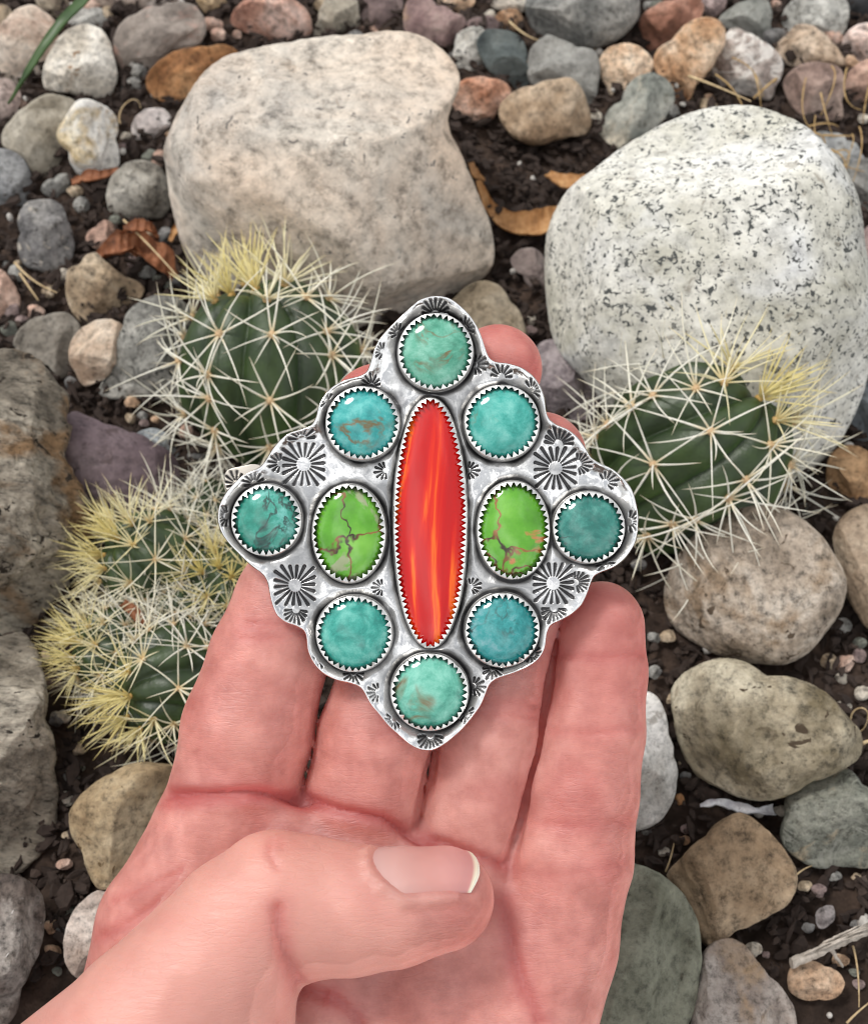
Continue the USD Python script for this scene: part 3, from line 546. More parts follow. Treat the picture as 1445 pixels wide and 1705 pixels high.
def head(cx, cy, Rpx, ax, ay, ribs, nareole, Lf, seed, sink=0.72, extra_tuft=1.0, tphi=0.66, pw=0.74, elong=1.08, widen=1.0):
    """one globe of a cactus: (stem mesh, rib attribute, list of spine clusters), its centre and radius; everything local to the centre"""
    r = np.random.default_rng(seed)
    g = at(cx, cy, 0.0); R0 = Rpx * mpp(g); ctr = at(cx, cy, sink * R0); R0 = Rpx * mpp(ctr)
    A = ax * RIGHT + ay * UP + math.sqrt(max(0.01, 1 - ax * ax - ay * ay)) * (-FWD); A /= np.linalg.norm(A)
    U = np.cross(A, [0.3, -0.2, 1.0]); U /= np.linalg.norm(U); V = np.cross(A, U)
    s = trimesh.creation.icosphere(6 if Rpx > 100 else 5)
    S = s.vertices

    def surf(d):
        d = np.atleast_2d(d)
        phi = np.arccos(np.clip(d[:, 2], -1, 1)); th = np.arctan2(d[:, 1], d[:, 0])
        tw = th + 0.35 * phi
        rib = np.abs(np.cos(tw * ribs / 2)) ** 0.7
        tub = 0.5 + 0.5 * np.cos(phi * 9.5 + 2.0 * np.round(tw * ribs / (2 * np.pi)))
        amp = np.sin(np.clip(phi, 0, np.pi)) ** 0.6
        prof = 1 + amp * (0.13 * (rib - 0.75) + 0.035 * tub * rib) - 0.16 * np.exp(-(phi / 0.28) ** 2)
        prof = prof + 0.03 * (meshkit.fbm(d * 2.5 + seed, 3, seed) - 0.5)
        return prof * R0, rib
    rad, rib = surf(S)
    P = S * rad[:, None] * [widen, widen, elong]
    M = np.stack([U, V, A], 1)
    stem = (P @ M.T, s.faces)
    clusters = []
    for k in range(nareole):
        phi = 2.25 * ((k + 0.6) / nareole) ** pw
        th = k * 2.399963 + r.normal(0, 0.05)
        # snap to the nearest rib crest
        tw = th + 0.35 * phi
        tw = np.round(tw * ribs / (2 * np.pi)) * 2 * np.pi / ribs
        th = tw - 0.35 * phi + r.normal(0, 0.02)
        d = np.array([math.sin(phi) * math.cos(th), math.sin(phi) * math.sin(th), math.cos(phi)])
        rr, _ = surf(d)
        p = d * rr[0] * [widen, widen, elong]
        n = d / np.array([widen, widen, elong]) ** 2; n /= np.linalg.norm(n)
        p = p + n * R0 * 0.012
        young = float(np.clip(1.25 - phi / tphi, 0, 1)) * extra_tuft
        yellow = float(np.clip(young * 1.1 + r.normal(0.03, 0.05), 0, 1))
        t1 = np.cross(n, [0, 0, 1.0]); t1 /= np.linalg.norm(t1) + 1e-9; t2 = np.cross(n, t1)
        parts, al = [], []
        nr = int(r.integers(8, 10) + 10 * young)
        ph0 = r.uniform(0, 6.28)
        for j in range(nr + (2 if r.random() < 0.6 else 1)):
            central = j >= nr
            ps = ph0 + j * 2 * np.pi / nr + r.normal(0, 0.16)
            el = math.radians(np.clip(r.normal(24, 10), 6, 50)) if not central else math.radians(r.uniform(55, 85))
            el += young * math.radians(r.uniform(12, 48))
            t = t1 * math.cos(ps) + t2 * math.sin(ps)
            dr = n * math.sin(el) + t * math.cos(el)
            if young > 0.2:
                dr = dr + young * 0.45 * np.array([0, 0, 1.0]); dr /= np.linalg.norm(dr)
            L = R0 * Lf * r.uniform(0.55, 1.3) * (1 if not central else 1.05) * (1 - 0.25 * young)
            q = np.linspace(0, 1, 7)
            sw = r.normal(0, 0.12)
            bend = r.uniform(0.06, 0.27) * (1 - young)
            pts = p + L * (q[:, None] * dr - bend * (q ** 2)[:, None] * n + sw * (q ** 2)[:, None] * np.cross(n, t))
            w0 = R0 * 0.0128 * r.uniform(0.7, 1.15) * (1 if Rpx > 100 else 1.25)
            v, f = tube(pts, w0 * (1 - q) ** 0.55 * 0.92 + w0 * 0.08, 5)
            parts.append((v, f)); al.append(np.concatenate([np.repeat(q, 5), [0, 1]]))
        a = trimesh.creation.icosphere(2, R0 * 0.042)
        parts.append((a.vertices * (1 + 0.35 * (r.random((len(a.vertices), 1)) - 0.4)) + p, a.faces)); al.append(np.full(len(a.vertices), 0.02))
        v, f = join(parts)
        clusters.append((v @ M.T, f, np.concatenate(al), yellow))
    return stem, 1 - sstep(0.0, 0.5, 1 - rib), clusters, ctr


def fill(stem_parent, clusters, off):
    for v, f, al, ye in clusters:
        obj('spine_cluster', (v + off, f), m_spine, stem_parent, attrs={'along': al, 'yellow': np.full(len(v), ye)})


def cactus(name, label, *a, **k):
    stem, rib, cl, ctr = head(*a, **k)
    x = xform(name, loc=ctr); tag(x, label, 'cactus')
    obj('stem', stem, m_cactus, x, attrs={'rib': 0.25 * rib})
    fill(x, cl, 0)


cactus('globe_cactus', 'green globe cactus left of the pendant with ivory spines and yellow crown', 452, 622, 148, -0.24, 0.92, 9, 44, 0.78, 21, elong=1.05)
cactus('globe_cactus', 'green globe cactus right of the pendant leaning against the granite boulder', 1150, 760, 150, 0.58, 0.64, 9, 48, 0.86, 22, elong=1.16)
heads = [(262, 940, 88, -0.75, 0.42, 9, 44, 1.1, 31), (378, 985, 78, -0.10, 0.45, 9, 42, 1.05, 32), (200, 1085, 74, -0.82, 0.18, 9, 44, 1.2, 33), (296, 1135, 98, -0.76, -0.26, 9, 44, 1.0, 34), (360, 860, 60, 0.1, 0.3, 9, 34, 1.1, 35), (318, 1040, 70, -0.2, 0.2, 9, 40, 1.0, 36)]
made = [head(*h, extra_tuft=(1.0 if h[-1] < 35 else 0.0), tphi=1.0, pw=0.64) for h in heads]
base = made[0][3] * [1, 1, 0]
x = xform('clumping_cactus', loc=base)
tag(x, 'clump of small spiny cactus heads with yellow tufts left of the index finger', 'cactus')
for (stem, rib, cl, ctr) in made:
    st = obj('stem', (stem[0] + ctr - base, stem[1]), m_cactus, x, attrs={'rib': 0.25 * rib})
    fill(st, cl, ctr - base)


# ---------------------------------------------------------------- dry leaves, straws, twig, scrap, grass
def leaf_mat(name, a, b, c, tr=0.2):
    return look(name, {
        'tc': ('texture_coordinate', {}), 'n': ('noise_texture', {'scale': 220, 'detail': 7, 'roughness': 0.65}), 'w': ('wave_texture', {'scale': 160, 'distortion': 3, 'detail': 3, 'detail_scale': 1.5}),
        'r': ('rgb_ramp', {'ramp': [(0.3, a), (0.5, b), (0.72, c)]}), 'b': ('bump', {'strength': 0.7, 'distance': 0.0005}),
        'p': ('principled_bsdf', {'roughness': 0.65, 'specular_ior_level': 0.3}), 't': ('translucent_bsdf', {}), 'm': ('mix_closure', {'fac': tr})},
        [('tc.object', 'n.vector'), ('tc.object', 'w.vector'), ('n.fac', 'r.fac'), ('r.color', 'p.base_color'), ('r.color', 't.color'), ('w.fac', 'b.height'), ('b.normal', 'p.normal'), ('p.BSDF', 'm.closure1'), ('t.BSDF', 'm.closure2')],
        surface='m.closure')


m_leaf_tan = leaf_mat('leaf_tan', lin(130, 92, 56), lin(176, 130, 84), lin(206, 166, 118))
m_leaf_rust = leaf_mat('leaf_rust', lin(84, 52, 34), lin(136, 86, 58), lin(180, 128, 94))


def leaf(name, label, spine, widths, z, mat, curl, seed, cat='dry leaf', rough=0.3):
    """a dry curled leaf: spine in photograph pixels, half-widths in pixels, heights z (mm) along the spine"""
    sp = np.array(spine, float); n = 28; m = 15
    t = np.linspace(0, 1, len(sp)); q = np.linspace(0, 1, n)
    px, py = np.interp(q, t, sp[:, 0]), np.interp(q, t, sp[:, 1])
    k = np.ones(5) / 5
    px[2:-2], py[2:-2] = np.convolve(px, k, 'valid'), np.convolve(py, k, 'valid')
    zz = np.interp(q, np.linspace(0, 1, len(z)), z) * 0.001
    C = np.array([at(a, b, c) for a, b, c in zip(px, py, zz)])
    w = np.interp(q, np.linspace(0, 1, len(widths)), widths) * mpp(C[n // 2])
    T = np.gradient(C, axis=0); T /= np.linalg.norm(T, axis=1, keepdims=True)
    S = np.cross(T, [0, 0, 1.0]); S /= np.linalg.norm(S, axis=1, keepdims=True); N = np.cross(S, T)
    e = np.linspace(-1, 1, m)
    r = np.random.default_rng(seed)
    edge = 1 + rough * (meshkit.fbm(np.stack([q * 9, q * 0 + seed, q * 0], -1), 3, seed) - 0.5) * 2
    ang = curl * e[None, :] * np.ones((n, 1))
    off = np.sin(ang) / max(curl, 0.05); up = (1 - np.cos(ang)) / max(curl, 0.05)
    P = C[:, None] + S[:, None] * (off * (w * edge)[:, None])[..., None] + N[:, None] * (up * w[:, None])[..., None]
    nz = meshkit.fbm(P.reshape(-1, 3) * 280 + seed, 3, seed).reshape(n, m) - 0.5
    P = P + N[:, None] * (nz * w.mean() * 0.5)[..., None]
    th = 0.00025
    top, bot = P + N[:, None] * th, P - N[:, None] * th
    V = np.vstack([top.reshape(-1, 3), bot.reshape(-1, 3)])
    I = np.arange(n * m).reshape(n, m); f = []
    for i in range(n - 1):
        for j in range(m - 1):
            a, b, c, d = I[i, j], I[i, j + 1], I[i + 1, j + 1], I[i + 1, j]
            o = n * m
            f += [(a, b, c), (a, c, d), (a + o, c + o, b + o), (a + o, d + o, c + o)]
    loop = list(I[0, :]) + list(I[1:, -1]) + list(I[-1, -2::-1]) + list(I[-2:0:-1, 0])
    for a, b in zip(loop, loop[1:] + loop[:1]):
        f += [(a, a + n * m, b + n * m), (a, b + n * m, b)]
    o = C.mean(0) * [1, 1, 0]
    tag(obj(name, (V - o, np.array(f)), mat, loc=o, smooth=40), label, cat)


leaf('dry_leaf', 'curved tan dry leaf lying on dark mulch beside the granite boulder', [(796, 300), (812, 345), (845, 375), (890, 382), (935, 366)], [4, 13, 22, 34, 26], [7, 4, 4, 5, 7], m_leaf_tan, 1.0, 5)
leaf('dry_leaf', 'broken tan leaf piece above the granite boulder edge', [(912, 290), (940, 305), (975, 305), (1000, 292)], [8, 17, 17, 8], [5, 7, 8, 6], m_leaf_tan, 0.8, 6)
leaf('dry_leaf', 'small tan leaf shred beside the beige boulder edge', [(784, 272), (792, 292), (806, 300)], [4, 8, 3], [6, 7, 5], m_leaf_tan, 0.8, 7)
leaf('dry_leaf', 'crumpled rust brown leaf left of the left cactus', [(165, 430), (200, 410), (235, 415), (268, 432), (288, 462)], [10, 30, 34, 26, 8], [6, 10, 7, 11, 6], m_leaf_rust, 1.3, 8, rough=0.5)
leaf('dry_leaf', 'upper rust brown leaf fold above the crumpled leaf', [(205, 385), (225, 378), (250, 382), (262, 398)], [8, 14, 14, 6], [11, 14, 13, 9], m_leaf_rust, 1.2, 9, rough=0.5)
leaf('dry_leaf', 'rust leaf strip under the knobbly quartz pebble', [(120, 305), (145, 296), (170, 294), (200, 283)], [6, 12, 10, 5], [7, 8, 8, 6], m_leaf_rust, 1.0, 10, rough=0.5)
leaf('dry_leaf', 'small golden leaf bit beside the beige boulder', [(284, 245), (289, 228), (297, 212)], [3, 5, 3], [9, 11, 10], m_leaf_tan, 0.7, 11)
leaf('dry_leaf', 'small orange leaf bit by the cactus crown', [(284, 402), (292, 385), (298, 370)], [4, 7, 3], [9, 10, 8], m_leaf_tan, 0.8, 12)
leaf('dry_leaf', 'rust leaf scrap between granite boulder and mauve stone', [(925, 545), (950, 560), (972, 575)], [4, 8, 4], [9, 9, 8], m_leaf_rust, 0.8, 13)
leaf('dry_leaf', 'rust brown leaf scrap among the small cactus heads', [(205, 1005), (222, 1018), (240, 1040)], [8, 12, 6], [17, 18, 17], m_leaf_rust, 0.9, 14)


def fibre_mat(name, a, b):
    return look(name, {'tc': ('texture_coordinate', {}), 'n': ('noise_texture', {'scale': 500, 'detail': 6, 'roughness': 0.7}), 'r': ('rgb_ramp', {'ramp': [(0.3, a), (0.7, b)]}),
                       'b': ('bump', {'strength': 0.8, 'distance': 0.0004}), 'p': ('principled_bsdf', {'roughness': 0.8, 'specular_ior_level': 0.25})},
                [('tc.object', 'n.vector'), ('n.fac', 'r.fac'), ('r.color', 'p.base_color'), ('n.fac', 'b.height'), ('b.normal', 'p.normal')])


m_straw = fibre_mat('straw', lin(150, 126, 92), lin(206, 184, 146))
m_twig = fibre_mat('grey_wood', lin(120, 112, 102), lin(200, 190, 178))


def strand(pts, rpx, sides=6, taper=0.5, jitter=0.0, seed=0):
    pts = np.array(pts, float); n = 30 if len(pts) > 3 else 14
    t = np.linspace(0, 1, len(pts)); q = np.linspace(0, 1, n)
    from scipy.interpolate import CubicSpline
    I = (CubicSpline(t, pts) if len(pts) > 2 else (lambda s_: pts[0] + s_[:, None] * (pts[1] - pts[0])))(q)
    P = np.array([at(a, b, c * 0.001) for a, b, c in I])
    rr = rpx * mpp(P[n // 2])
    if jitter:
        P = P + rr * jitter * (np.random.default_rng(seed).random(P.shape) - 0.5)
    return tube(P, rr * (1 - (1 - taper) * q), sides)


def straw(label, pts, rpx, name='straw', mat=None, cat='straw', **k):
    v, f = strand(pts, rpx, **k)
    o = v.mean(0) * [1, 1, 0]
    tag(obj(name, (v - o, f), mat or m_straw, loc=o), label, cat)


straw('long pale straw pointing from the crumpled leaf to the cactus crown', [(206, 366, 12), (252, 412, 14), (301, 466, 13)], 2.2)
straw('upper of two crossed straws on soil at the left', [(25, 437, 6), (55, 466, 6), (95, 487, 5)], 2.4)
straw('lower of two crossed straws on soil at the left', [(33, 455, 6), (50, 480, 6), (64, 500, 5)], 2.2)
straw('thin curled straw above the pinkish white pebble', [(200, 205, 7), (204, 178, 9), (222, 165, 10), (234, 180, 8)], 1.4)
straw('straw lying over the top edge of the granite boulder', [(1146, 126, 16), (1190, 142, 20), (1250, 168, 30)], 2.6, taper=0.35)
straw('straw bent under the big grey stone at the top', [(848, 35, 8), (872, 55, 9), (896, 66, 8)], 2.2)
straw('thin straw standing in mulch at the lower right edge', [(1420, 1576, 4), (1428, 1620, 5), (1430, 1678, 4)], 2.0)
straw('thin straw at the lower right corner', [(1410, 1704, 4), (1428, 1686, 5), (1450, 1668, 4)], 2.2)
straw('curled tan straw at the right edge beside the olive stone', [(1416, 1202, 8), (1428, 1180, 12), (1444, 1186, 13), (1440, 1210, 9), (1426, 1214, 7)], 1.6)
straw('white straw stub at the right edge below the curled straw', [(1436, 1238, 9), (1450, 1233, 9), (1470, 1228, 9)], 3.4)
straw('brown straw on mulch below the twig', [(1325, 1458, 4), (1338, 1448, 4), (1352, 1442, 3)], 1.5)
straw('thin brown straw lying left of the tan squarish stone', [(1108, 1452, 5), (1116, 1430, 6), (1122, 1405, 5)], 1.6)
r_ = np.random.default_rng(44)
dg = []
for i in range(34):
    cx, cy = r_.uniform(1185, 1450), r_.uniform(120, 285)
    if cy > 150 + (cx - 1250) * 0.55 + 75 or (cx < 1300 and cy > 165):
        continue
    a = r_.normal(0.75, 0.7); L = r_.uniform(18, 48); b = r_.normal(0, 9); z0 = r_.uniform(8, 15)
    dg.append(strand([(cx - L * math.cos(a), cy - L * math.sin(a), z0), (cx + b, cy - b, z0 + r_.uniform(0, 4)), (cx + L * math.cos(a), cy + L * math.sin(a), z0 - 2)], r_.uniform(1.2, 2.3), sides=5))
tag(obj('dry_grass', join(dg), fibre_mat('dry_grass', lin(128, 100, 64), lin(196, 166, 116))), 'tangle of thin dry grass behind the granite boulder', 'dry grass', kind='stuff')

# driftwood twig with torn end and side fibres
tw = [strand([(1318, 1604, 6), (1345, 1592, 7), (1385, 1575, 8), (1420, 1560, 8), (1475, 1536, 8)], 9.0, sides=12, taper=0.8, jitter=0.3, seed=3)]
for i in range(9):
    a = r_.uniform(0, 1); x0, y0 = 1320 + 100 * a, 1600 - 44 * a + r_.uniform(-7, 7)
    tw.append(strand([(x0, y0, 8), (x0 + 26, y0 - 12 + r_.normal(0, 2), 9.5), (x0 + 60, y0 - 26 + r_.normal(0, 5), 9)], r_.uniform(1.4, 3.0), sides=5, jitter=0.5, seed=i))
v, f = join(tw); o = v.mean(0) * [1, 1, 0]
x = xform('driftwood_twig', loc=o); tag(x, 'grey weathered twig on mulch in the lower right corner', 'twig')
obj('shaft', (v - o, f), m_twig, x, smooth=45)
v, f = strand([(1383, 1580, 7), (1393, 1596, 6), (1403, 1610, 4)], 4.5, jitter=0.4)
obj('side_spur', (v - o, f), m_twig, x)

m_paper = look('paper', {'tc': ('texture_coordinate', {}), 'n': ('noise_texture', {'scale': 260, 'detail': 6, 'roughness': 0.7}), 'r': ('rgb_ramp', {'ramp': [(0.3, lin(150, 148, 160)), (0.5, lin(206, 206, 208)), (0.7, lin(232, 232, 230))]}),
                         'b': ('bump', {'strength': 1.0, 'distance': 0.001}), 'p': ('principled_bsdf', {'roughness': 0.85})},
               [('tc.object', 'n.vector'), ('n.fac', 'r.fac'), ('r.color', 'p.base_color'), ('n.fac', 'b.height'), ('b.normal', 'p.normal')])
leaf('paper_scrap', 'crumpled white scrap lying under the olive tan stone', [(1166, 1342), (1195, 1336), (1225, 1345), (1258, 1352), (1286, 1350)], [3, 9, 8, 7, 9], [4, 6, 4, 6, 4], m_paper, 1.1, 17, cat='scrap', rough=0.6)

# green grass blade
m_grass = look('grass_blade', {'tc': ('texture_coordinate', {}), 'n': ('noise_texture', {'scale': 120, 'detail': 3}), 'r': ('rgb_ramp', {'ramp': [(0.3, lin(48, 72, 34)), (0.7, lin(74, 102, 52))]}),
                               'p': ('principled_bsdf', {'roughness': 0.45}), 't': ('translucent_bsdf', {}), 'm': ('mix_closure', {'fac': 0.25})},
               [('tc.object', 'n.vector'), ('n.fac', 'r.fac'), ('r.color', 'p.base_color'), ('r.color', 't.color'), ('p.BSDF', 'm.closure1'), ('t.BSDF', 'm.closure2')], surface='m.closure')
leaf('grass_blade', 'dark green grass blade arching over pebbles in the upper left corner', [(170, -40), (140, 0), (108, 30), (76, 72), (45, 122), (14, 172)], [11, 10.5, 10, 8.5, 6, 0.6], [30, 33, 34, 32, 28, 21], m_grass, 0.5, 18, cat='grass', rough=0.02)
# ---------------------------------------------------------------- the hand: one continuous surface, laid out in the palm's own frame (units: photograph pixels at the palm, then metres)
D0 = 0.200
SU = D0 / FPX
O_HAND = CAM + FWD * D0


def jp(px, py, z, r):
    """joint seen at (px, py), z towards the viewer, apparent radius r -> local position and radius in units"""
    d = D0 - z * SU; k = d / D0
    return np.array([(px - W / 2) * k, -(py - H / 2) * k, z, r * k])


def chain(P, js):
    js = [jp(*j) for j in js]
    out = None
    for a, b in zip(js[:-1], js[1:]):
        ab = b[:3] - a[:3]
        t = np.clip(((P - a[:3].astype(np.float32)) @ ab.astype(np.float32)) / float(ab @ ab), 0, 1)
        d = np.sqrt(((P - a[:3].astype(np.float32) - t[..., None] * ab.astype(np.float32)) ** 2).sum(-1)) - (a[3] + t * (b[3] - a[3]))
        out = d if out is None else smin(out, d, 10)
    return out


FOLD = []


def seg(P, a, b, r):
    a, b = np.asarray(a, np.float32), np.asarray(b, np.float32); ab = b - a
    t = np.clip(((P - a) @ ab) / float(ab @ ab), 0, 1)
    return np.sqrt(((P - a - t[..., None] * ab) ** 2).sum(-1)) - r


def smin(a, b, k):
    h = np.maximum(k - np.abs(a - b), 0) / k
    return np.minimum(a, b) - h * h * k * 0.25


FINGERS = [
    [(368, 1400, -8, 116), (392, 1310, 0, 107), (412, 1215, 8, 109), (446, 1100, 8, 98), (480, 1000, 4, 88), (560, 830, 0, 82), (628, 682, 2, 76)],
    [(588, 1420, -14, 100), (604, 1330, -4, 97), (625, 1225, 6, 94), (656, 1110, 5, 87), (742, 880, 0, 82), (828, 614, 4, 74)],
    [(765, 1470, -14, 100), (792, 1350, -10, 88), (816, 1220, -4, 88), (838, 1090, -4, 82), (870, 960, 0, 82), (902, 760, 2, 74)],
    [(910, 1570, -4, 115), (946, 1430, 2, 106), (968, 1320, 8, 95), (986, 1220, 10, 87), (998, 1120, 8, 79), (1000, 1042, 8, 74)]]
PALM = [[(368, 1400, -8, 116), (296, 1550, -12, 132), (255, 1750, -20, 140), (330, 2150, -30, 170)],
        [(575, 1450, -18, 104), (510, 1800, -22, 130), (460, 2200, -30, 170)],
        [(755, 1500, -18, 104), (690, 1800, -18, 140), (600, 2200, -30, 180)],
        [(910, 1570, -4, 115), (860, 1720, 6, 126), (800, 2000, 10, 170), (660, 2300, -10, 190)]]
PADS = [[(350, 1378, 26, 66), (470, 1388, 30, 62), (590, 1408, 28, 58), (690, 1436, 24, 56)], [(820, 1530, 10, 80), (860, 1640, 18, 96)]]
THUMB_D = [(520, 1512, 150, 118), (585, 1515, 152, 106), (655, 1512, 150, 96), (738, 1498, 146, 84)]
THUMB_P = [(455, 1492, 165, 108), (400, 1545, 172, 118), (255, 1722, 190, 152), (60, 1960, 170, 220)]
THENAR = [(412, 1600, 140, 92), (370, 1700, 150, 120), (330, 1900, 120, 190), (420, 2200, 40, 230)]
GROOVES = [[(926, 1040, 14, 11), (914, 1130, 20, 12), (901, 1210, 26, 12), (877, 1330, 32, 12), (850, 1430, 60, 8), (842, 1470, 92, 4)], [(728, 1225, 18, 10), (712, 1300, 26, 10), (697, 1370, 46, 9), (690, 1400, 84, 4)]]
FOREARM = [(470, 2250, 10, 250), (360, 2700, 30, 270), (200, 3300, 60, 300)]


def sdf(P):
    P = np.asarray(P, np.float32)
    palm = None
    for c in PALM:
        d = chain(P, c); palm = d if palm is None else smin(palm, d, 60)
    for c in PADS:
        palm = smin(palm, chain(P, c), 34)
    body = None
    for c in FINGERS:
        d = smin(palm, chain(P, c), 20)
        body = d if body is None else smin(body, d, 4)
    for c in GROOVES:
        body = -smin(-body, chain(P, c), 9)
    th = smin(chain(P, THUMB_D), chain(P, THUMB_P), 16)
    th = smin(th, chain(P, THENAR), 46)
    fore = chain(P, FOREARM)
    th = smin(th, fore, 90)
    body = smin(body, fore, 90)
    for a, b in zip(FOLD[:-1], FOLD[1:]):
        th = smin(th, seg(P, a, b, 6.5), 9)
    return smin(body, th, 10)


# thumb nail: a curved plate lying on the end joint
A0, A1 = jp(612, 1503, 151, 100), jp(800, 1488, 145, 80)
nu, nv = 40, 26
us, an = np.linspace(0, 1, nu), np.radians(np.linspace(18, 108, nv))
Pn = np.zeros((nu, nv, 3)); tipv = np.zeros((nu, nv))
axd = (A1 - A0)[:3]; axd /= np.linalg.norm(axd)
e_up = np.array([0, 1.0, 0]) - axd * axd[1]; e_up /= np.linalg.norm(e_up)
e_z = np.cross(axd, e_up); e_z = e_z if e_z[2] > 0 else -e_z
for j, a in enumerate(an):
    c = (j / (nv - 1)) * 2 - 1
    lo = 0.05 + 0.26 * (abs(c) ** 2.4); hi = 1.0 - 0.10 * abs(c) ** 2.2
    for i, u_ in enumerate(us):
        u = lo + (hi - lo) * u_
        o = A0[:3] + (A1 - A0)[:3] * u
        dr = e_z * math.cos(a) + e_up * math.sin(a)
        Pn[i, j] = o; tipv[i, j] = u_
        Pn[i, j] = o + dr * 60
dirs = np.stack([e_z * math.cos(a) + e_up * math.sin(a) for a in an])[None].repeat(nu, 0)
for _ in range(14):
    Pn = Pn - dirs * np.clip(sdf(Pn.reshape(-1, 3)).reshape(nu, nv), -12, 12)[..., None] * 0.9
base_nail = sdf
ring_ = list(Pn[::5, 0][::-1]) + list(Pn[0, 3:-4:4])
FOLD = [p + 1.5 * d for p, d in zip(ring_, list(dirs[::5, 0][::-1] * 0 + (-e_up * 4.5 + e_z * 0)) + [-axd * 5.0] * len(Pn[0, 3:-4:4]))][1:]
FOLD = [np.asarray(p) for p in FOLD]
edge = np.minimum.reduce([us[:, None] * 3.5 * np.ones((1, nv)), (np.arange(nv) / (nv - 1))[None] * 6 * np.ones((nu, 1)), (1 - np.arange(nv) / (nv - 1))[None] * 6 * np.ones((nu, 1))])
lift_n = 1.0 + 3.2 * sstep(0, 1, edge) + 3.0 * sstep(0.9, 1.0, us)[:, None]
top = Pn + dirs * lift_n[..., None]; bot = Pn - dirs * 3.0
Vn = np.vstack([top.reshape(-1, 3), bot.reshape(-1, 3)])
I = np.arange(nu * nv).reshape(nu, nv); f = []; o = nu * nv
for i in range(nu - 1):
    for j in range(nv - 1):
        a, b, c, d = I[i, j], I[i, j + 1], I[i + 1, j + 1], I[i + 1, j]
        f += [(a, b, c), (a, c, d), (a + o, c + o, b + o), (a + o, d + o, c + o)]
loop = list(I[0, :]) + list(I[1:, -1]) + list(I[-1, -2::-1]) + list(I[-2:0:-1, 0])
for a, b in zip(loop, loop[1:] + loop[:1]):
    f += [(a, a + o, b + o), (a, b + o, b)]
f = np.array(f)
tn = trimesh.Trimesh(Vn, f, process=False)
if tn.volume < 0:
    f = f[:, ::-1]


def warped(lo, a, b, hi, h, growth=1.12):
    core = np.arange(a, b + h / 2, h); left, right = [], []
    s, x = h, a
    while x > lo:
        s *= growth; x -= s; left.append(x)
    s, x = h, core[-1]
    while x < hi:
        s *= growth; x += s; right.append(x)
    return np.concatenate([left[::-1], core, right])


hx = warped(-1050, -640, 400, 520, 6.0)
hy = warped(-2900, -930, 345, 352, 6.0)
hz = warped(-420, -130, 310, 560, 6.0)


def surface_nets(F, xs, ys, zs):
    S = F < 0
    n = np.zeros(tuple(k - 1 for k in F.shape), np.int8)
    for i, j, k in np.ndindex(2, 2, 2):
        n += S[i:i + n.shape[0], j:j + n.shape[1], k:k + n.shape[2]]
    act = (n > 0) & (n < 8)
    I = np.argwhere(act)
    vid = np.full(n.shape, -1, np.int64); vid[act] = np.arange(len(I))
    acc = np.zeros((len(I), 3)); cnt = np.zeros(len(I))
    ax = (xs, ys, zs)
    cor = list(np.ndindex(2, 2, 2))
    for a in cor:
        for d in range(3):
            if a[d]:
                continue
            b = list(a); b[d] = 1
            ia, ib = I + a, I + b
            fa, fb = F[tuple(ia.T)], F[tuple(ib.T)]
            m = (fa < 0) != (fb < 0)
            t = np.where(m, fa / np.where(m, fa - fb, 1), 0)
            pa = np.stack([ax[q][ia[:, q]] for q in range(3)], 1); pb = np.stack([ax[q][ib[:, q]] for q in range(3)], 1)
            acc += (pa + t[:, None] * (pb - pa)) * m[:, None]; cnt += m
    V = acc / cnt[:, None]
    Q = []
    for d in range(3):
        e, g = (d + 1) % 3, (d + 2) % 3
        sl0 = [slice(1, -1)] * 3; sl0[d] = slice(0, -1)
        sl1 = [slice(1, -1)] * 3; sl1[d] = slice(1, None)
        A, B = S[tuple(sl0)], S[tuple(sl1)]
        E = np.argwhere(A != B)
        inside = A[tuple(E.T)]
        base = E.copy(); base[:, e] += 1; base[:, g] += 1
        c = []
        for de, dg_ in ((1, 1), (0, 1), (0, 0), (1, 0)):
            w = base.copy(); w[:, e] -= de; w[:, g] -= dg_
            c.append(vid[tuple(w.T)])
        c = np.stack(c, 1)
        c[~inside] = c[~inside][:, ::-1]
        Q.append(c)
    return V, np.vstack(Q)


F = np.empty((len(hx), len(hy), len(hz)), np.float32)
YZ = np.stack(np.meshgrid(hy, hz, indexing='ij'), -1).astype(np.float32)
for i0 in range(0, len(hx), 12):
    xs = hx[i0:i0 + 12]
    P = np.empty((len(xs),) + YZ.shape[:2] + (3,), np.float32)
    P[..., 0] = xs[:, None, None]; P[..., 1:] = YZ
    F[i0:i0 + 12] = sdf(P)
F[0] = F[-1] = 9; F[:, 0] = F[:, -1] = 9; F[:, :, 0] = F[:, :, -1] = 9
V, Qd = surface_nets(F, hx, hy, hz)


def grad(P, h=1.5):
    g = np.stack([sdf(P + np.eye(3, dtype=np.float32)[k] * h) - sdf(P - np.eye(3, dtype=np.float32)[k] * h) for k in range(3)], -1)
    return g / (np.linalg.norm(g, axis=-1, keepdims=True) + 1e-9)


N = grad(V)
V = V - N * np.clip(sdf(V), -5, 5)[:, None] * 0.8
hand_m = trimesh.Trimesh(V, np.vstack([Qd[:, [0, 1, 2]], Qd[:, [0, 2, 3]]]), process=False)
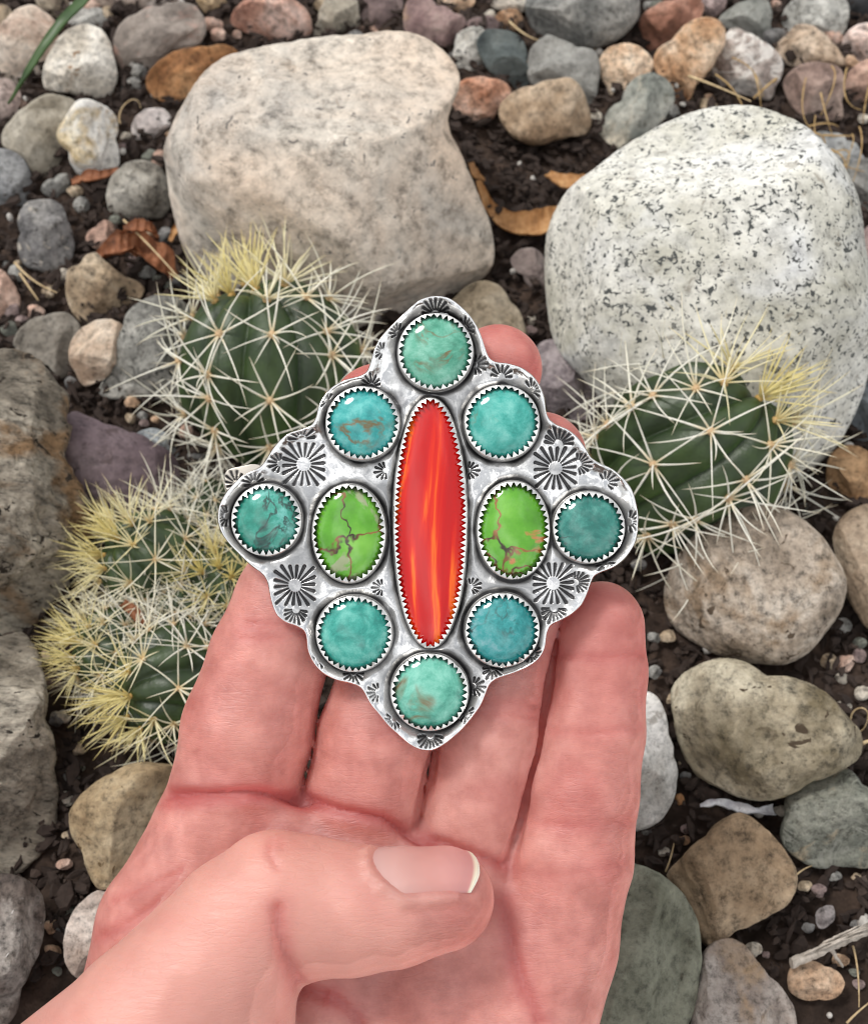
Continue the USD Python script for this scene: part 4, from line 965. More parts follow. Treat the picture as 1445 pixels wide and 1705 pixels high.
# creases (photograph pixels, width, depth, z range) pressed into the skin where it faces the viewer
zc = D0 / SU
PXL = np.column_stack([V[:, 0] * zc / (zc - V[:, 2]) + W / 2, -V[:, 1] * zc / (zc - V[:, 2]) + H / 2])
CREASES = [
    ([(268, 1322), (340, 1325), (420, 1322), (502, 1332)], 8, 14, 0, 130), ([(255, 1345), (330, 1340), (400, 1336)], 5, 3, 0, 130),
    ([(505, 1330), (560, 1350), (640, 1366), (700, 1400)], 8, 12, 0, 130),
    ([(720, 1400), (770, 1418), (835, 1440)], 8, 9, 0, 130), ([(850, 1450), (930, 1462), (1050, 1440)], 8, 1.8, 0, 130),
    ([(410, 1040), (470, 1040), (540, 1060)], 6, 3.5, 0, 130), ([(400, 1062), (470, 1064)], 5, 2.5, 0, 130),
    ([(735, 1160), (800, 1168), (900, 1176)], 6, 2.6, 0, 130), ([(740, 1182), (820, 1190), (896, 1196)], 5, 2.5, 0, 130),
    ([(905, 1215), (980, 1222), (1066, 1214)], 6, 2.4, 0, 130), ([(925, 1090), (1000, 1096), (1074, 1090)], 6, 2.2, 0, 130),
    ([(880, 1370), (960, 1378), (1056, 1368)], 6, 1.8, 0, 130),
    ([(170, 1560), (230, 1528), (330, 1460), (420, 1412)], 8, 5, -60, 110), ([(190, 1500), (280, 1462), (380, 1418)], 5, 2.5, -60, 110),
    ([(463, 1515), (466, 1550), (474, 1590), (486, 1622), (505, 1648), (540, 1660)], 11, 10, 90, 330),
    ([(452, 1392), (447, 1420), (462, 1445)], 5, 3, 150, 330), ([(470, 1388), (468, 1412)], 4, 2, 150, 330),
    ([(905, 1040), (905, 1041)], 5, 0.01, 0, 130), 
    ([(840, 1500), (850, 1570), (870, 1640), (900, 1705)], 10, 8, 0, 140), ([(560, 1665), (590, 1690), (610, 1730)], 8, 8, 0, 200)]
disp = np.zeros(len(V)); red = np.zeros(len(V))
face = sstep(0.05, 0.5, N[:, 2])
for pts, wd, dp, z0, z1 in CREASES:
    pts = np.array(pts, float)
    dd = np.full(len(V), 1e9)
    for a, b in zip(pts[:-1], pts[1:]):
        ab = b - a; t = np.clip(((PXL - a) @ ab) / (ab @ ab), 0, 1)
        dd = np.minimum(dd, np.linalg.norm(PXL - a - t[:, None] * ab, axis=1))
    m = face * ((V[:, 2] > z0) & (V[:, 2] < z1))
    disp -= m * dp * np.exp(-(dd / wd) ** 2)
    red += m * 0.13 * dp ** 0.7 * np.exp(-(dd / (wd * 2.4)) ** 2)
lowf = meshkit.fbm(V * 0.012, 3, 4) - 0.5
disp += 5.0 * lowf * sstep(-900, -500, V[:, 1])
V2 = V + N * disp[:, None]
hand = xform('hand', matrix=frame(O_HAND))
tag(hand, 'open left hand of a person, palm up, thumb folded across, holding the silver pendant', 'hand')
m_skin = look('skin', {
    'tc': ('texture_coordinate', {}), 'n': ('noise_texture', {'scale': 75, 'detail': 6, 'roughness': 0.55}), 'n2': ('noise_texture', {'scale': 260, 'detail': 5, 'roughness': 0.6}),
    'r': ('rgb_ramp', {'ramp': [(0.30, lin(166, 106, 97)), (0.5, lin(187, 126, 116)), (0.72, lin(203, 147, 136))]}),
    'r2': ('rgb_ramp', {'ramp': [(0.36, (0.84, 0.76, 0.76)), (0.62, (1.06, 1.05, 1.05))]}),
    'x': ('mix', {'mix_type': 'multiply', 'fac': 1.0}), 'at': ('attribute', {'attribute': 'red'}), 'y': ('mix', {'color2': lin(164, 76, 74)}),
    'back': ('attribute', {'attribute': 'dorsal'}), 'yb': ('mix', {'color2': lin(196, 144, 131)}),
    'mpw': ('mapping', {'rotation': (0, 0, 0.15), 'scale': (0.8, 4.5, 1)}), 'w1': ('noise_texture', {'scale': 300, 'detail': 8, 'roughness': 0.74, 'distortion': 0.7}),
    'v': ('voronoi_texture', {'scale': 700, 'feature': 'distance_to_edge'}), 'mpv': ('mapping', {'rotation': (0, 0, 0.4), 'scale': (0.45, 1.7, 1)}),
    'vm': ('math', {'math_type': 'minimum', 'value2': 0.10}), 'vs': ('math', {'math_type': 'multiply', 'value2': 1.5}), 'hs': ('math', {'math_type': 'add'}),
    'wv': ('wave_texture', {'bands_direction': 'y', 'scale': 360, 'distortion': 26, 'detail': 5, 'detail_scale': 60, 'detail_roughness': 0.7}), 'wr': ('rgb_ramp', {'ramp': [(0.0, (1, 1, 1)), (0.16, (0, 0, 0))]}), 'wm': ('noise_texture', {'scale': 70, 'detail': 3}), 'wmr': ('rgb_ramp', {'ramp': [(0.50, (0, 0, 0)), (0.68, (1, 1, 1))]}),
    'wl': ('mix', {'mix_type': 'multiply', 'fac': 1.0}), 'wb': ('rgb_to_bw', {}), 'ws': ('math', {'math_type': 'multiply', 'value2': -0.6}), 'hs2': ('math', {'math_type': 'add'}), 'wc': ('math', {'math_type': 'multiply', 'value2': 0.26}), 'yl': ('mix', {'color2': lin(158, 82, 74)}),
    'rr': ('math', {'math_type': 'multiply_add', 'value2': 0.3, 'value3': 0.24}),
    'b': ('bump', {'strength': 0.42, 'distance': 0.00036}),
    'p': ('principled_bsdf', {'roughness': 0.42, 'specular_ior_level': 0.5, 'subsurface_method': 'random_walk', 'subsurface_weight': 0.4, 'subsurface_scale': 0.0022, 'subsurface_radius': (1.0, 0.38, 0.22)})},
    [('tc.object', 'n.vector'), ('tc.object', 'n2.vector'), ('n.fac', 'r.fac'), ('n2.fac', 'r2.fac'), ('r.color', 'x.color1'), ('r2.color', 'x.color2'), ('x.color', 'yb.color1'), ('back.fac', 'yb.fac'), ('yb.color', 'y.color1'), ('at.fac', 'y.fac'), ('y.color', 'yl.color1'), ('tc.object', 'wv.vector'), ('tc.object', 'wm.vector'), ('wv.fac', 'wr.fac'), ('wm.fac', 'wmr.fac'), ('wr.color', 'wl.color1'), ('wmr.color', 'wl.color2'), ('wl.color', 'wb.color'), ('wb.val', 'wc.value1'), ('wc.value', 'yl.fac'), ('yl.color', 'p.base_color'), ('wb.val', 'ws.value1'), ('hs.value', 'hs2.value1'), ('ws.value', 'hs2.value2'), ('n2.fac', 'rr.value1'), ('rr.value', 'p.roughness'),
     ('tc.object', 'mpw.vector'), ('mpw.vector', 'w1.vector'), ('tc.object', 'mpv.vector'), ('mpv.vector', 'v.vector'), ('v.distance', 'vm.value1'), ('vm.value', 'vs.value1'), ('w1.fac', 'hs.value1'), ('vs.value', 'hs.value2'),
     ('hs2.value', 'b.height'), ('b.normal', 'p.normal')])
blot = sstep(0.5, 0.72, meshkit.fbm(V * 0.009 + 5, 3, 8))
tips = np.zeros(len(V))
for c in FINGERS:
    j = jp(*c[-1]); tips = np.maximum(tips, np.exp(-(np.linalg.norm(V - j[:3], axis=1) / 150) ** 2))
red = np.clip(red + 0.22 * blot + 0.40 * tips + 0.05, 0, 0.85)
dors = sstep(95, 150, V[:, 2]) * sstep(640, 480, PXL[:, 0] * 0.8 + 0.0) * 0.8
skin = obj('skin', (V2 * SU, Qd), m_skin, hand, attrs={'red': red * (1 - 0.4 * dors), 'dorsal': dors})

m_nail = look('nail', {
    'at': ('attribute', {'attribute': 'tip'}), 'r': ('rgb_ramp', {'ramp': [(0.0, lin(200, 150, 142)), (0.5, lin(192, 130, 122)), (0.935, lin(192, 126, 122)), (0.97, lin(228, 208, 180)), (1.0, lin(246, 236, 214))]}),
    'p': ('principled_bsdf', {'roughness': 0.34, 'specular_ior_level': 0.35, 'coat_weight': 0.0, 'subsurface_weight': 0.3, 'subsurface_scale': 0.001, 'subsurface_radius': (1, 0.4, 0.3)})},
    [('at.fac', 'r.fac'), ('r.color', 'p.base_color')])
obj('thumb_nail', (Vn * SU, f), m_nail, hand, attrs={'tip': np.concatenate([tipv.ravel(), tipv.ravel()])}, smooth=True)
# ---------------------------------------------------------------- the silver pendant
DP = D0 - 98 * SU
SP = DP / FPX
PX0, PY0 = 711.0, 871.0
O_PEND = CAM + ray(PX0, PY0) * DP
pend = xform('silver_pendant', matrix=frame(O_PEND))
tag(pend, 'large scalloped silver pendant with red, green and turquoise stones resting on the fingers', 'jewellery')


def pc(x, y):
    """enlarged-view coordinates -> pendant plane, pixels, y up"""
    return np.array([x / 1.9527 + 340 - PX0, -(y / 1.9527 + 470 - PY0)])


OUT = [750,45,800,55,840,85,870,120,895,165,910,210,922,248,942,263,985,266,1030,280,1065,305,1090,340,1105,380,1108,420,1117,447,1142,466,1180,480,1210,505,1235,540,1252,572,1280,590,1320,605,1360,640,1385,670,1397,710,1408,760,1405,810,1395,850,1370,890,1330,925,1290,940,1266,947,1255,968,1242,1010,1222,1050,1190,1080,1150,1100,1122,1112,1110,1140,1105,1190,1085,1225,1050,1250,1000,1270,950,1285,926,1302,915,1330,900,1370,870,1410,830,1455,790,1490,760,1510,735,1520,700,1515,670,1500,640,1475,600,1440,570,1400,540,1365,525,1332,510,1311,480,1300,430,1290,390,1270,360,1240,340,1200,335,1150,328,1130,300,1115,265,1105,240,1085,225,1050,215,1010,210,972,198,950,170,930,140,905,110,875,85,850,60,815,47,775,50,730,70,690,100,655,140,620,183,606,205,580,225,545,250,515,280,490,320,480,354,466,368,440,375,400,390,370,420,340,460,320,508,309,533,295,545,260,555,215,580,175,620,135,660,95,700,60]
OUT = np.array([pc(*p) for p in np.array(OUT, float).reshape(-1, 2)])
th = np.arctan2(OUT[:, 1], OUT[:, 0]); rr = np.hypot(OUT[:, 0], OUT[:, 1]); o = np.argsort(th); th, rr = th[o], rr[o]
NT, NR = 1500, 250
tg = np.linspace(-np.pi, np.pi, NT, endpoint=False)
rg = np.interp(tg, np.concatenate([th - 2 * np.pi, th, th + 2 * np.pi]), np.concatenate([rr] * 3))
kern = np.exp(-0.5 * (np.arange(-12, 13) / 4.0) ** 2); kern /= kern.sum()
rg = np.convolve(np.concatenate([rg[-12:], rg, rg[:12]]), kern, 'valid')
bx, by = rg * np.cos(tg), rg * np.sin(tg)
fr = np.linspace(0.02, 1, NR)
GXp, GYp = bx[None] * fr[:, None], by[None] * fr[:, None]
XY = np.column_stack([GXp.ravel(), GYp.ravel()])
edge = cKDTree(np.column_stack([bx, by])).query(XY)[0]

# stones: centre, half-axes (enlarged-view), kind
STONES = [(752, 230, 108, 112, 't0'), (517, 460, 106, 106, 't1'), (966, 458, 108, 108, 't2'), (207, 773, 100, 103, 't3'), (1246, 797, 103, 103, 't4'), (490, 1140, 110, 110, 't5'), (967, 1128, 107, 107, 't6'), (733, 1328, 112, 112, 't7'),
          (473, 816, 106, 146, 'g0'), (1003, 806, 104, 146, 'g1'), (735, 782, 106, 392, 'r0')]
bez = np.full(len(XY), 1e9); ST = []
for cx, cy, a, b, kind in STONES:
    c = pc(cx, cy); a, b = a / 1.9527, b / 1.9527
    ST.append((c, a, b, kind))
    A, B = a + 8, b + 8
    q = (XY - c) / [A, B]; k = np.linalg.norm(q, axis=1); gl = np.linalg.norm(q / [A, B], axis=1)
    bez = np.minimum(bez, np.where(k > 1e-6, k * (k - 1) / np.maximum(gl, 1e-9), -A))

stampm = np.zeros(len(XY))


def petal(d, lat, r0, r1, w):
    """soft mask of a tear-drop petal running from r0 to r1"""
    t = np.clip((d - r0) / (r1 - r0), 0, 1)
    half = w * (0.42 + 0.58 * t)
    dd = np.where(d > r1 - w, np.hypot(lat, np.maximum(0, d - (r1 - w))) - half, np.abs(lat) - half)
    dd = np.maximum(dd, r0 - d)
    return sstep(0.7, -0.7, dd)


def fan(x, y, ang, r, n=7, spread=165, w=0.088):
    global stampm
    r = r * 1.1
    c = pc(x, y); r = r / 1.9527
    near = np.hypot(*(XY - c).T) < r * 1.3
    idx = np.nonzero(near)[0]; d = XY[idx] - c
    rad = np.hypot(d[:, 0], d[:, 1]); at_ = np.arctan2(d[:, 1], d[:, 0])
    for k in range(n):
        a = math.radians(ang - spread / 2 + spread * k / (n - 1))
        da = np.angle(np.exp(1j * (at_ - a)))
        ln = r * (0.86 + 0.14 * math.cos(math.radians(-spread / 2 + spread * k / (n - 1)) * 2))
        m = petal(rad * np.cos(da), rad * np.sin(da), r * 0.24, ln, r * w * 1.15)
        stampm[idx] = np.maximum(stampm[idx], np.where(np.abs(da) < 1.2, m, 0))


def sunburst(x, y, r, n=18, rot=4, square=1.0):
    global stampm
    c = pc(x, y); r = r / 1.9527
    idx = np.nonzero(np.hypot(*(XY - c).T) < r * 1.6)[0]; d = XY[idx] - c
    rad = np.hypot(d[:, 0], d[:, 1]); at_ = np.arctan2(d[:, 1], d[:, 0])
    for k in range(n):
        a = math.radians(rot + 360 * k / n)
        ln = r / max(abs(math.cos(a)), abs(math.sin(a))) ** square
        da = np.angle(np.exp(1j * (at_ - a)))
        m = petal(rad * np.cos(da), rad * np.sin(da), r * 0.33, min(ln, r * 1.3), r * 0.085)
        stampm[idx] = np.maximum(stampm[idx], np.where(np.abs(da) < 1.2, m, 0))


sunburst(325, 592, 70); sunburst(1140, 605, 70); sunburst(1133, 978, 67); sunburst(297, 985, 67)
for a in [(752, 106, 90, 56, 9), (582, 228, 165, 34), (632, 168, 130, 34), (845, 150, 30, 42), (878, 268, 0, 40), (545, 338, 95, 38), (402, 388, 140, 34), (965, 310, 85, 46), (1062, 352, 40, 44),
          (78, 760, 180, 44, 9), (165, 655, 110, 44), (158, 918, 235, 38), (1303, 652, 40, 42), (1378, 778, 0, 46), (1300, 912, 280, 38), (487, 1266, 270, 42), (372, 1228, 225, 36), (938, 1252, 265, 42), (1064, 1206, 320, 40),
          (735, 1470, 270, 52, 9), (618, 1418, 225, 38), (850, 1398, 315, 38), (568, 1330, 180, 38), (874, 1312, 0, 38),
          (590, 612, 190, 36), (858, 612, 0, 36), (580, 992, 180, 34), (866, 990, 20, 34), (320, 512, 95, 58), (250, 590, 170, 40), (1150, 528, 85, 60, 9), (1212, 592, 10, 46, 9), (1205, 975, 10, 44, 9), (1135, 1058, 268, 52, 9), (300, 1064, 265, 48, 9)]:
    fan(a[0], a[1], a[2], a[3], a[4] if len(a) > 4 else 7)
stampm[bez < 1.5] = 0
stampm *= sstep(2.5, 5.0, edge)

p3 = np.column_stack([XY, np.zeros(len(XY))])
h = np.zeros(len(XY))
h += 9.0 * np.exp(-(edge / 13.0) ** 2)                      # rim hammered up
h += 5.0 * sstep(30, 0, edge)
h -= 5.0 * np.exp(-(np.maximum(bez, 0) / 9.0) ** 2)        # sunk round the settings
h += 17.0 * (meshkit.fbm(p3 * 0.017 + 3, 3, 12) - 0.5)
h += 0.9 * (meshkit.fbm(p3 * 0.06 + 9, 3, 14) - 0.5)
h += 0.30 * (meshkit.fbm(p3 * 0.35, 2, 15) - 0.5)
h -= 2.6 * stampm
h -= 3.5 * (1 - sstep(0.0, 2.6, edge)) ** 2                  # worn edge
h = np.where(bez < -9, np.minimum(h, 0), h)
grime = 0.5 * np.exp(-(np.maximum(bez, 0) / 10.0) ** 2) + 0.42 * np.exp(-(np.maximum(bez - 2, 0) / 3.0) ** 2)
grime += 0.46 * sstep(0.42, 0.62, meshkit.fbm(p3 * 0.02 + 31, 3, 22)) * sstep(4, 22, edge)
pat = np.clip(grime * sstep(4, 13, edge) + 0.97 * stampm, 0, 0.97)
top = np.column_stack([XY, h + 8.0])
I = np.arange(NR * NT).reshape(NR, NT); J = np.roll(I, -1, 1)
f = np.stack([I[:-1], I[1:], J[1:], J[:-1]], -1).reshape(-1, 4)
# edge wall and back
hb = h.reshape(NR, NT)[-1]
wall = [np.column_stack([bx * 1.001, by * 1.001, hb + 5.5]), np.column_stack([bx, by, np.full(NT, -1.0) + 0.5 * hb]), np.column_stack([bx * 0.985, by * 0.985, np.full(NT, -3.0)])]
V = [top] + wall + [np.array([[0, 0, 5.0], [0, 0, -3.0]])]
base0 = NR * NT
rings = [I[-1]] + [base0 + k * NT + np.arange(NT) for k in range(3)]
fs = [np.vstack([f[:, [0, 1, 2]], f[:, [0, 2, 3]]])]
for a, b in zip(rings[:-1], rings[1:]):
    a2, b2 = np.roll(a, -1), np.roll(b, -1)
    fs += [np.stack([a, b, b2], 1), np.stack([a, b2, a2], 1)]
cb, ct = base0 + 3 * NT + 1, base0 + 3 * NT
fs += [np.stack([np.full(NT, cb), np.roll(rings[-1], -1), rings[-1]], 1), np.stack([np.full(NT, ct), I[0], J[0]], 1)]
V = np.vstack(V); fs = np.vstack(fs)
pa = np.concatenate([pat, np.zeros(NT), np.full(NT, 0.3), np.full(NT, 0.5), [0, 0.5]])


def silver(name, dark_attr=True, base=(0.86, 0.855, 0.845), dark=(0.035, 0.034, 0.036), rough=0.2):
    n = {'tc': ('texture_coordinate', {}), 'at': ('attribute', {'attribute': 'patina'}), 'c': ('mix', {'color1': base, 'color2': dark}),
         'n': ('noise_texture', {'scale': 260, 'detail': 6, 'roughness': 0.65}), 'ns': ('noise_texture', {'scale': 2600, 'detail': 4, 'roughness': 0.7}),
         'r': ('rgb_ramp', {'ramp': [(0.32, (0.9, 0.9, 0.92)), (0.5, (1, 1, 1))]}), 'x': ('mix', {'mix_type': 'multiply', 'fac': 1.0}),
         'ro': ('math', {'math_type': 'multiply_add', 'value2': 0.35, 'value3': rough}), 'b': ('bump', {'strength': 0.25, 'distance': 0.00005}), 'p': ('principled_bsdf', {'metallic': 1.0})}
    return look(name, n, [('tc.object', 'n.vector'), ('tc.object', 'ns.vector'), ('at.fac', 'c.fac'), ('n.fac', 'r.fac'), ('c.color', 'x.color1'), ('r.color', 'x.color2'), ('x.color', 'p.base_color'),
                          ('at.fac', 'ro.value1'), ('ro.value', 'p.roughness'), ('ns.fac', 'b.height'), ('b.normal', 'p.normal')])


m_silver = silver('silver', rough=0.09)
m_bezel = silver('bezel_silver', rough=0.2, base=(0.9, 0.885, 0.85))
obj('plate', (V * SP, fs), m_silver, pend, attrs={'patina': pa}, smooth=True)

# small second silver lobe showing behind the left point
tb = np.linspace(0, 2 * np.pi, 160, endpoint=False)
lob_r = 34 * (1 + 0.06 * np.cos(5 * tb))
ringf = np.linspace(0, 1, 22)
Lx, Ly = (lob_r * 1.25 * np.cos(tb))[None] * ringf[:, None], (lob_r * 0.8 * np.sin(tb))[None] * ringf[:, None]
lc = np.array([412 - PX0, PY0 - 800.0])
XYs = np.column_stack([Lx.ravel(), Ly.ravel()])
XY_keep, st_keep = XY, stampm
XY = XYs + lc; stampm = np.zeros(len(XY)); fan(101, 655, 115, 44); stm = stampm; XY, stampm = XY_keep, st_keep
hl = 3 * (1 - np.linalg.norm(XYs / [42, 28], axis=1) ** 2) - 2 * stm
n1, n2 = 22, 160
I = np.arange(n1 * n2).reshape(n1, n2); J = np.roll(I, -1, 1)
f = np.stack([I[:-1], I[1:], J[1:], J[:-1]], -1).reshape(-1, 4)
f = np.vstack([f[:, [0, 1, 2]], f[:, [0, 2, 3]]]); f2 = f[:, ::-1] + n1 * n2
e = I[-1]; e2 = np.roll(e, -1)
f3 = np.vstack([np.stack([e, e + n1 * n2, e2 + n1 * n2], 1), np.stack([e, e2 + n1 * n2, e2], 1)])
Vt_ = np.column_stack([XYs + lc, hl]); Vb = np.column_stack([XYs + lc, hl * 0 - 5])
off = np.array([0, 0, -14.0])
obj('rear_lobe', ((np.vstack([Vt_, Vb]) + off) * SP, np.vstack([f, f2, f3])), silver('rear_silver', base=(0.62, 0.57, 0.5), rough=0.3), pend, attrs={'patina': np.concatenate([np.clip(stm + 0.2, 0, 1), np.full(len(Vb), 0.4)])}, smooth=True)


# settings and stones
def gloss(n, links, col, rough=0.1, coat=0.5):
    n['p'] = ('principled_bsdf', {'roughness': rough, 'specular_ior_level': 0.5, 'coat_weight': coat, 'coat_roughness': 0.05})
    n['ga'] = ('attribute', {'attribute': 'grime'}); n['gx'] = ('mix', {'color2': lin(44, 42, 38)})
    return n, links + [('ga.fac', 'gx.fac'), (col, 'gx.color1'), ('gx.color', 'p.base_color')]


def turquoise(i, a, b, c, vein, vw, vs, blot=None):
    n = {'tc': ('texture_coordinate', {}), 'mp': ('mapping', {'location': (i * 3.3, i * 1.7, i * 0.9)}), 'n': ('noise_texture', {'scale': 260, 'detail': 8, 'roughness': 0.72, 'distortion': 0.25}),
         'r': ('rgb_ramp', {'ramp': [(0.3, tuple(0.72 * q for q in a)), (0.42, a), (0.52, b), (0.64, c)]}), 'v': ('noise_texture', {'scale': vs, 'detail': 4, 'roughness': 0.55, 'distortion': 0.8}),
         'vm': ('noise_texture', {'scale': 110, 'detail': 2}), 'vr': ('rgb_ramp', {'ramp': [(0.5 - 1.7 * vw, (0, 0, 0)), (0.5, (1, 1, 1)), (0.5 + 1.7 * vw, (0, 0, 0))]}), 'mr': ('rgb_ramp', {'ramp': [(0.46, (0, 0, 0)), (0.56, (1, 1, 1))]}),
         'vv': ('mix', {'mix_type': 'multiply', 'fac': 1.0}), 'vb': ('rgb_to_bw', {}), 'x': ('mix', {'color2': vein})}
    l = [('tc.object', 'mp.vector'), ('mp.vector', 'n.vector'), ('mp.vector', 'v.vector'), ('mp.vector', 'vm.vector'), ('n.fac', 'r.fac'), ('v.fac', 'vr.fac'), ('vm.fac', 'mr.fac'), ('vr.color', 'vv.color1'), ('mr.color', 'vv.color2'),
         ('vv.color', 'vb.color'), ('vb.val', 'x.fac'), ('r.color', 'x.color1')]
    n, l = gloss(n, l, "x.color")
    return look(f'turquoise_{i}', n, l)


BR, DK = lin(104, 84, 48), lin(40, 60, 56)
TQ = [((74, 150, 124), (98, 172, 146), (128, 190, 168), BR, 0.02, 150), ((44, 150, 148), (66, 170, 166), (106, 192, 186), BR, 0.02, 120), ((52, 156, 144), (76, 174, 162), (110, 190, 178), BR, 0.012, 130), ((44, 136, 118), (62, 154, 136), (112, 186, 176), DK, 0.02, 160),
      ((42, 116, 106), (62, 138, 126), (92, 158, 148), DK, 0.02, 190), ((38, 136, 124), (60, 160, 146), (104, 186, 172), lin(84, 62, 44), 0.03, 130), ((32, 128, 128), (54, 150, 150), (112, 164, 168), DK, 0.015, 150), ((72, 152, 132), (98, 178, 156), (124, 194, 174), BR, 0.045, 110)]


def green(i):
    n = {'tc': ('texture_coordinate', {}), 'mp': ('mapping', {'location': (i * 2.1 + 0.37, i * 0.7 + 0.11, 0)}), 'dn': ('noise_texture', {'scale': 200, 'detail': 3}), 'dv': ('vector_math', {'math_type': 'multiply_add', 'vector2': (0.009, 0.009, 0.009)}),
         'n': ('noise_texture', {'scale': 160, 'detail': 5}), 'r': ('rgb_ramp', {'ramp': [(0.3, lin(58, 112, 22)), (0.5, lin(82, 148, 34)), (0.72, lin(116, 176, 64))]}),
         'v': ('voronoi_texture', {'scale': 105, 'feature': 'distance_to_edge'}), 'vr': ('rgb_ramp', {'ramp': [(0.0, (1, 1, 1)), (0.008, (1, 1, 1)), (0.03, (0, 0, 0))]}), 'vb': ('rgb_to_bw', {}),
         'x': ('mix', {}), 'mc': ('rgb_ramp', {'ramp': [(0.4, lin(44, 34, 18)), (0.66, lin(140, 92, 50))]}), 'n2': ('noise_texture', {'scale': 300, 'detail': 3}),
         'pn': ('noise_texture', {'scale': 120, 'detail': 4, 'distortion': 1.0}), 'pr': ('rgb_ramp', {'ramp': [(0.62, (0, 0, 0)), (0.66, (1, 1, 1))]}), 'pb': ('rgb_to_bw', {}), 'y': ('mix', {'color2': lin(140, 150, 112) if i == 0 else lin(176, 116, 68)})}
    l = [('tc.object', 'mp.vector'), ('mp.vector', 'dn.vector'), ('dn.color', 'dv.vector1'), ('mp.vector', 'dv.vector3'), ('dv.vector', 'v.vector'), ('mp.vector', 'n.vector'), ('n.fac', 'r.fac'), ('v.distance', 'vr.fac'), ('vr.color', 'vb.color'), ('vb.val', 'x.fac'),
         ('mp.vector', 'n2.vector'), ('n2.fac', 'mc.fac'), ('mp.vector', 'pn.vector'), ('pn.fac', 'pr.fac'), ('pr.color', 'pb.color'), ('pb.val', 'y.fac'), ('r.color', 'y.color1'), ('y.color', 'x.color1'), ('mc.color', 'x.color2')]
    n, l = gloss(n, l, "x.color")
    return look(f'green_stone_{i}', n, l)


n = {'tc': ('texture_coordinate', {}), 'mp': ('mapping', {'scale': (1, 0.13, 1), 'rotation': (0, 0, 0.12)}), 'n': ('noise_texture', {'scale': 210, 'detail': 5, 'roughness': 0.5, 'distortion': 0.7}),
     'r': ('rgb_ramp', {'ramp': [(0.25, lin(160, 8, 10)), (0.46, lin(184, 10, 7)), (0.51, lin(200, 32, 7)), (0.55, lin(228, 96, 16)), (0.60, lin(196, 22, 6)), (0.8, lin(168, 8, 12))]})}
n, l = gloss(n, [('tc.object', 'mp.vector'), ('mp.vector', 'n.vector'), ('n.fac', 'r.fac')], 'r.color', rough=0.14, coat=0.15)
m_red = look('red_stone', n, l)


def ellipse_offset(a, b, t, off):
    x, y = a * np.cos(t), b * np.sin(t)
    nx, ny = np.cos(t) / a, np.sin(t) / b
    l = np.hypot(nx, ny)
    return x + off * nx / l, y + off * ny / l


def even_angles(a, b, n):
    t = np.linspace(0, 2 * np.pi, 4000); x, y = a * np.cos(t), b * np.sin(t)
    s = np.concatenate([[0], np.cumsum(np.hypot(np.diff(x), np.diff(y)))])
    return np.interp(np.arange(n) * s[-1] / n, s, t), s[-1]


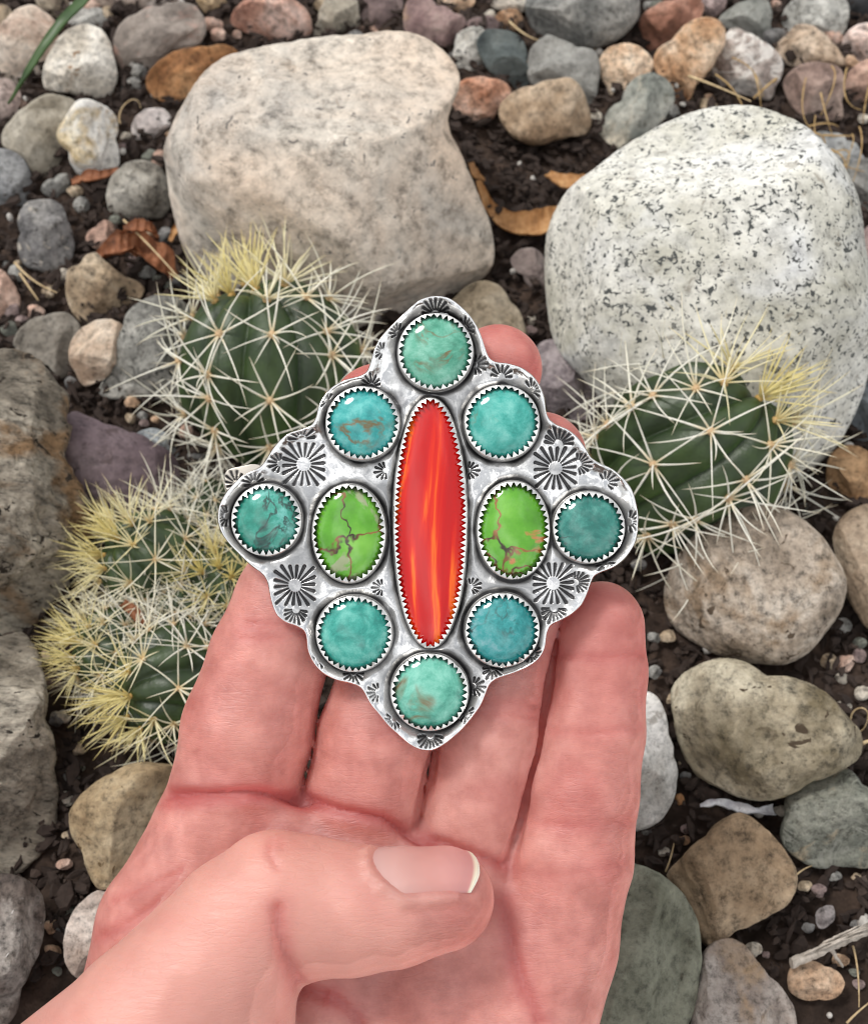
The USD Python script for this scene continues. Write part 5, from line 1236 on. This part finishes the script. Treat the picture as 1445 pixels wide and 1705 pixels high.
for k, (c, a, b, kind) in enumerate(ST):
    _, per = even_angles(a, b, 8)
    teeth = int(round(per / (10.2 if kind != 'r0' else 9.2))); SM = 12
    n = teeth * SM
    t, _ = even_angles(a + 4, b + 4, n)
    ph = (np.arange(n) % SM) / SM
    r2 = np.random.default_rng(90 + k)
    tl = np.repeat(r2.uniform(0.55, 1.15, teeth), SM); bend = np.repeat(r2.normal(0, 0.9, teeth), SM)
    w = np.clip(1 - np.abs(ph - 0.5) * 2.25, 0, 1) * tl
    zt = 21.0 if kind != 'r0' else 20.0
    rows = []
    def row(off, z):
        ox, oy = ellipse_offset(a, b, t, off)
        rows.append(np.column_stack([ox + c[0], oy + c[1], np.broadcast_to(z, n)]))
    row(9.5, 4.0); row(8.6, 7.0); row(7.4, 8.0); row(7.2, zt - 3); row(6.6, zt - 0.8); row(5.4, zt + 0.4 + bend * 0.3)
    row(4.8 - 7.8 * w, zt + 0.8 + 3.4 * w + bend * w); row(5.0 - 7.4 * w, zt - 1.0 + 3.2 * w + bend * w); row(5.0, zt - 1.8); row(5.4, 4.0)
    Vb = np.vstack(rows); nr = len(rows)
    I = np.arange(nr * n).reshape(nr, n); J = np.roll(I, -1, 1)
    f = np.stack([I[:-1], J[:-1], J[1:], I[1:]], -1).reshape(-1, 4)
    pb = np.concatenate([np.full(n, v) for v in (0.85, 0.75, 0.6, 0.4, 0.25, 0.12)] + [np.zeros(n), np.full(n, 0.8), np.full(n, 0.9), np.full(n, 0.95)])
    bz = obj('bezel', (Vb * SP, f), m_bezel, pend, attrs={'patina': pb}, smooth=False)
    tag(bz, {'t': 'serrated silver setting of a turquoise stone', 'g': 'serrated silver setting of a green stone', 'r': 'long serrated silver setting of the red stone'}[kind[0]])
    # cabochon
    na, nrad = 120, 34
    ta = np.linspace(0, 2 * np.pi, na, endpoint=False); q = np.sin(np.linspace(0, np.pi / 2, nrad))
    A, B = a + 4.6, b + 4.6
    X = (A * np.cos(ta))[None] * q[:, None]; Y = (B * np.sin(ta))[None] * q[:, None]
    dome = {'t': 24.0, 'g': 22.0, 'r': 15.0}[kind[0]]
    Z = (6.0 if kind[0] != 'r' else 8.0) + dome * np.sqrt(np.maximum(0, 1 - (q[:, None] * 0.99) ** 2)) * np.ones((1, na))
    pts = np.column_stack([X.ravel(), Y.ravel(), Z.ravel()])
    pts[:, 2] += 0.8 * (meshkit.fbm(pts * 0.02 + k * 5, 2, k) - 0.5)
    I = np.arange(nrad * na).reshape(nrad, na); J = np.roll(I, -1, 1)
    f = np.stack([I[:-1], I[1:], J[1:], J[:-1]], -1).reshape(-1, 4)
    pts = np.vstack([pts, np.column_stack([A * np.cos(ta), B * np.sin(ta), np.full(na, 5.0)]), [[0, 0, 5.0]]])
    o2 = nrad * na; e = I[-1]; e2 = np.roll(e, -1); g_ = o2 + np.arange(na); g2 = np.roll(g_, -1)
    f = np.vstack([f[:, [0, 1, 2]], f[:, [0, 2, 3]], np.stack([e, g_, g2], 1), np.stack([e, g2, e2], 1), np.stack([np.full(na, o2 + na), g2, g_], 1)])
    if kind[0] == 't':
        i = int(kind[1]); q_ = TQ[i]
        mt, lb, nm = turquoise(i, lin(*q_[0], 0.8), lin(*q_[1], 0.82), lin(*q_[2], 0.86), q_[3], q_[4], q_[5]), None, 'turquoise_stone'
    elif kind[0] == 'g':
        mt, lb, nm = green(int(kind[1])), 'bright green oval stone with brown veins', 'green_stone'
    else:
        mt, lb, nm = m_red, 'long red oval stone with orange streaks', 'red_stone'
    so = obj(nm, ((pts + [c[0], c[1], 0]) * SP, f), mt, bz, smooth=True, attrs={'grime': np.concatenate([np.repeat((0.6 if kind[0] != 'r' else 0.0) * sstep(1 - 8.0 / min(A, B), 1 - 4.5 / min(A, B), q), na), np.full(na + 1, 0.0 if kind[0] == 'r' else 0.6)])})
    if lb:
        tag(so, lb)
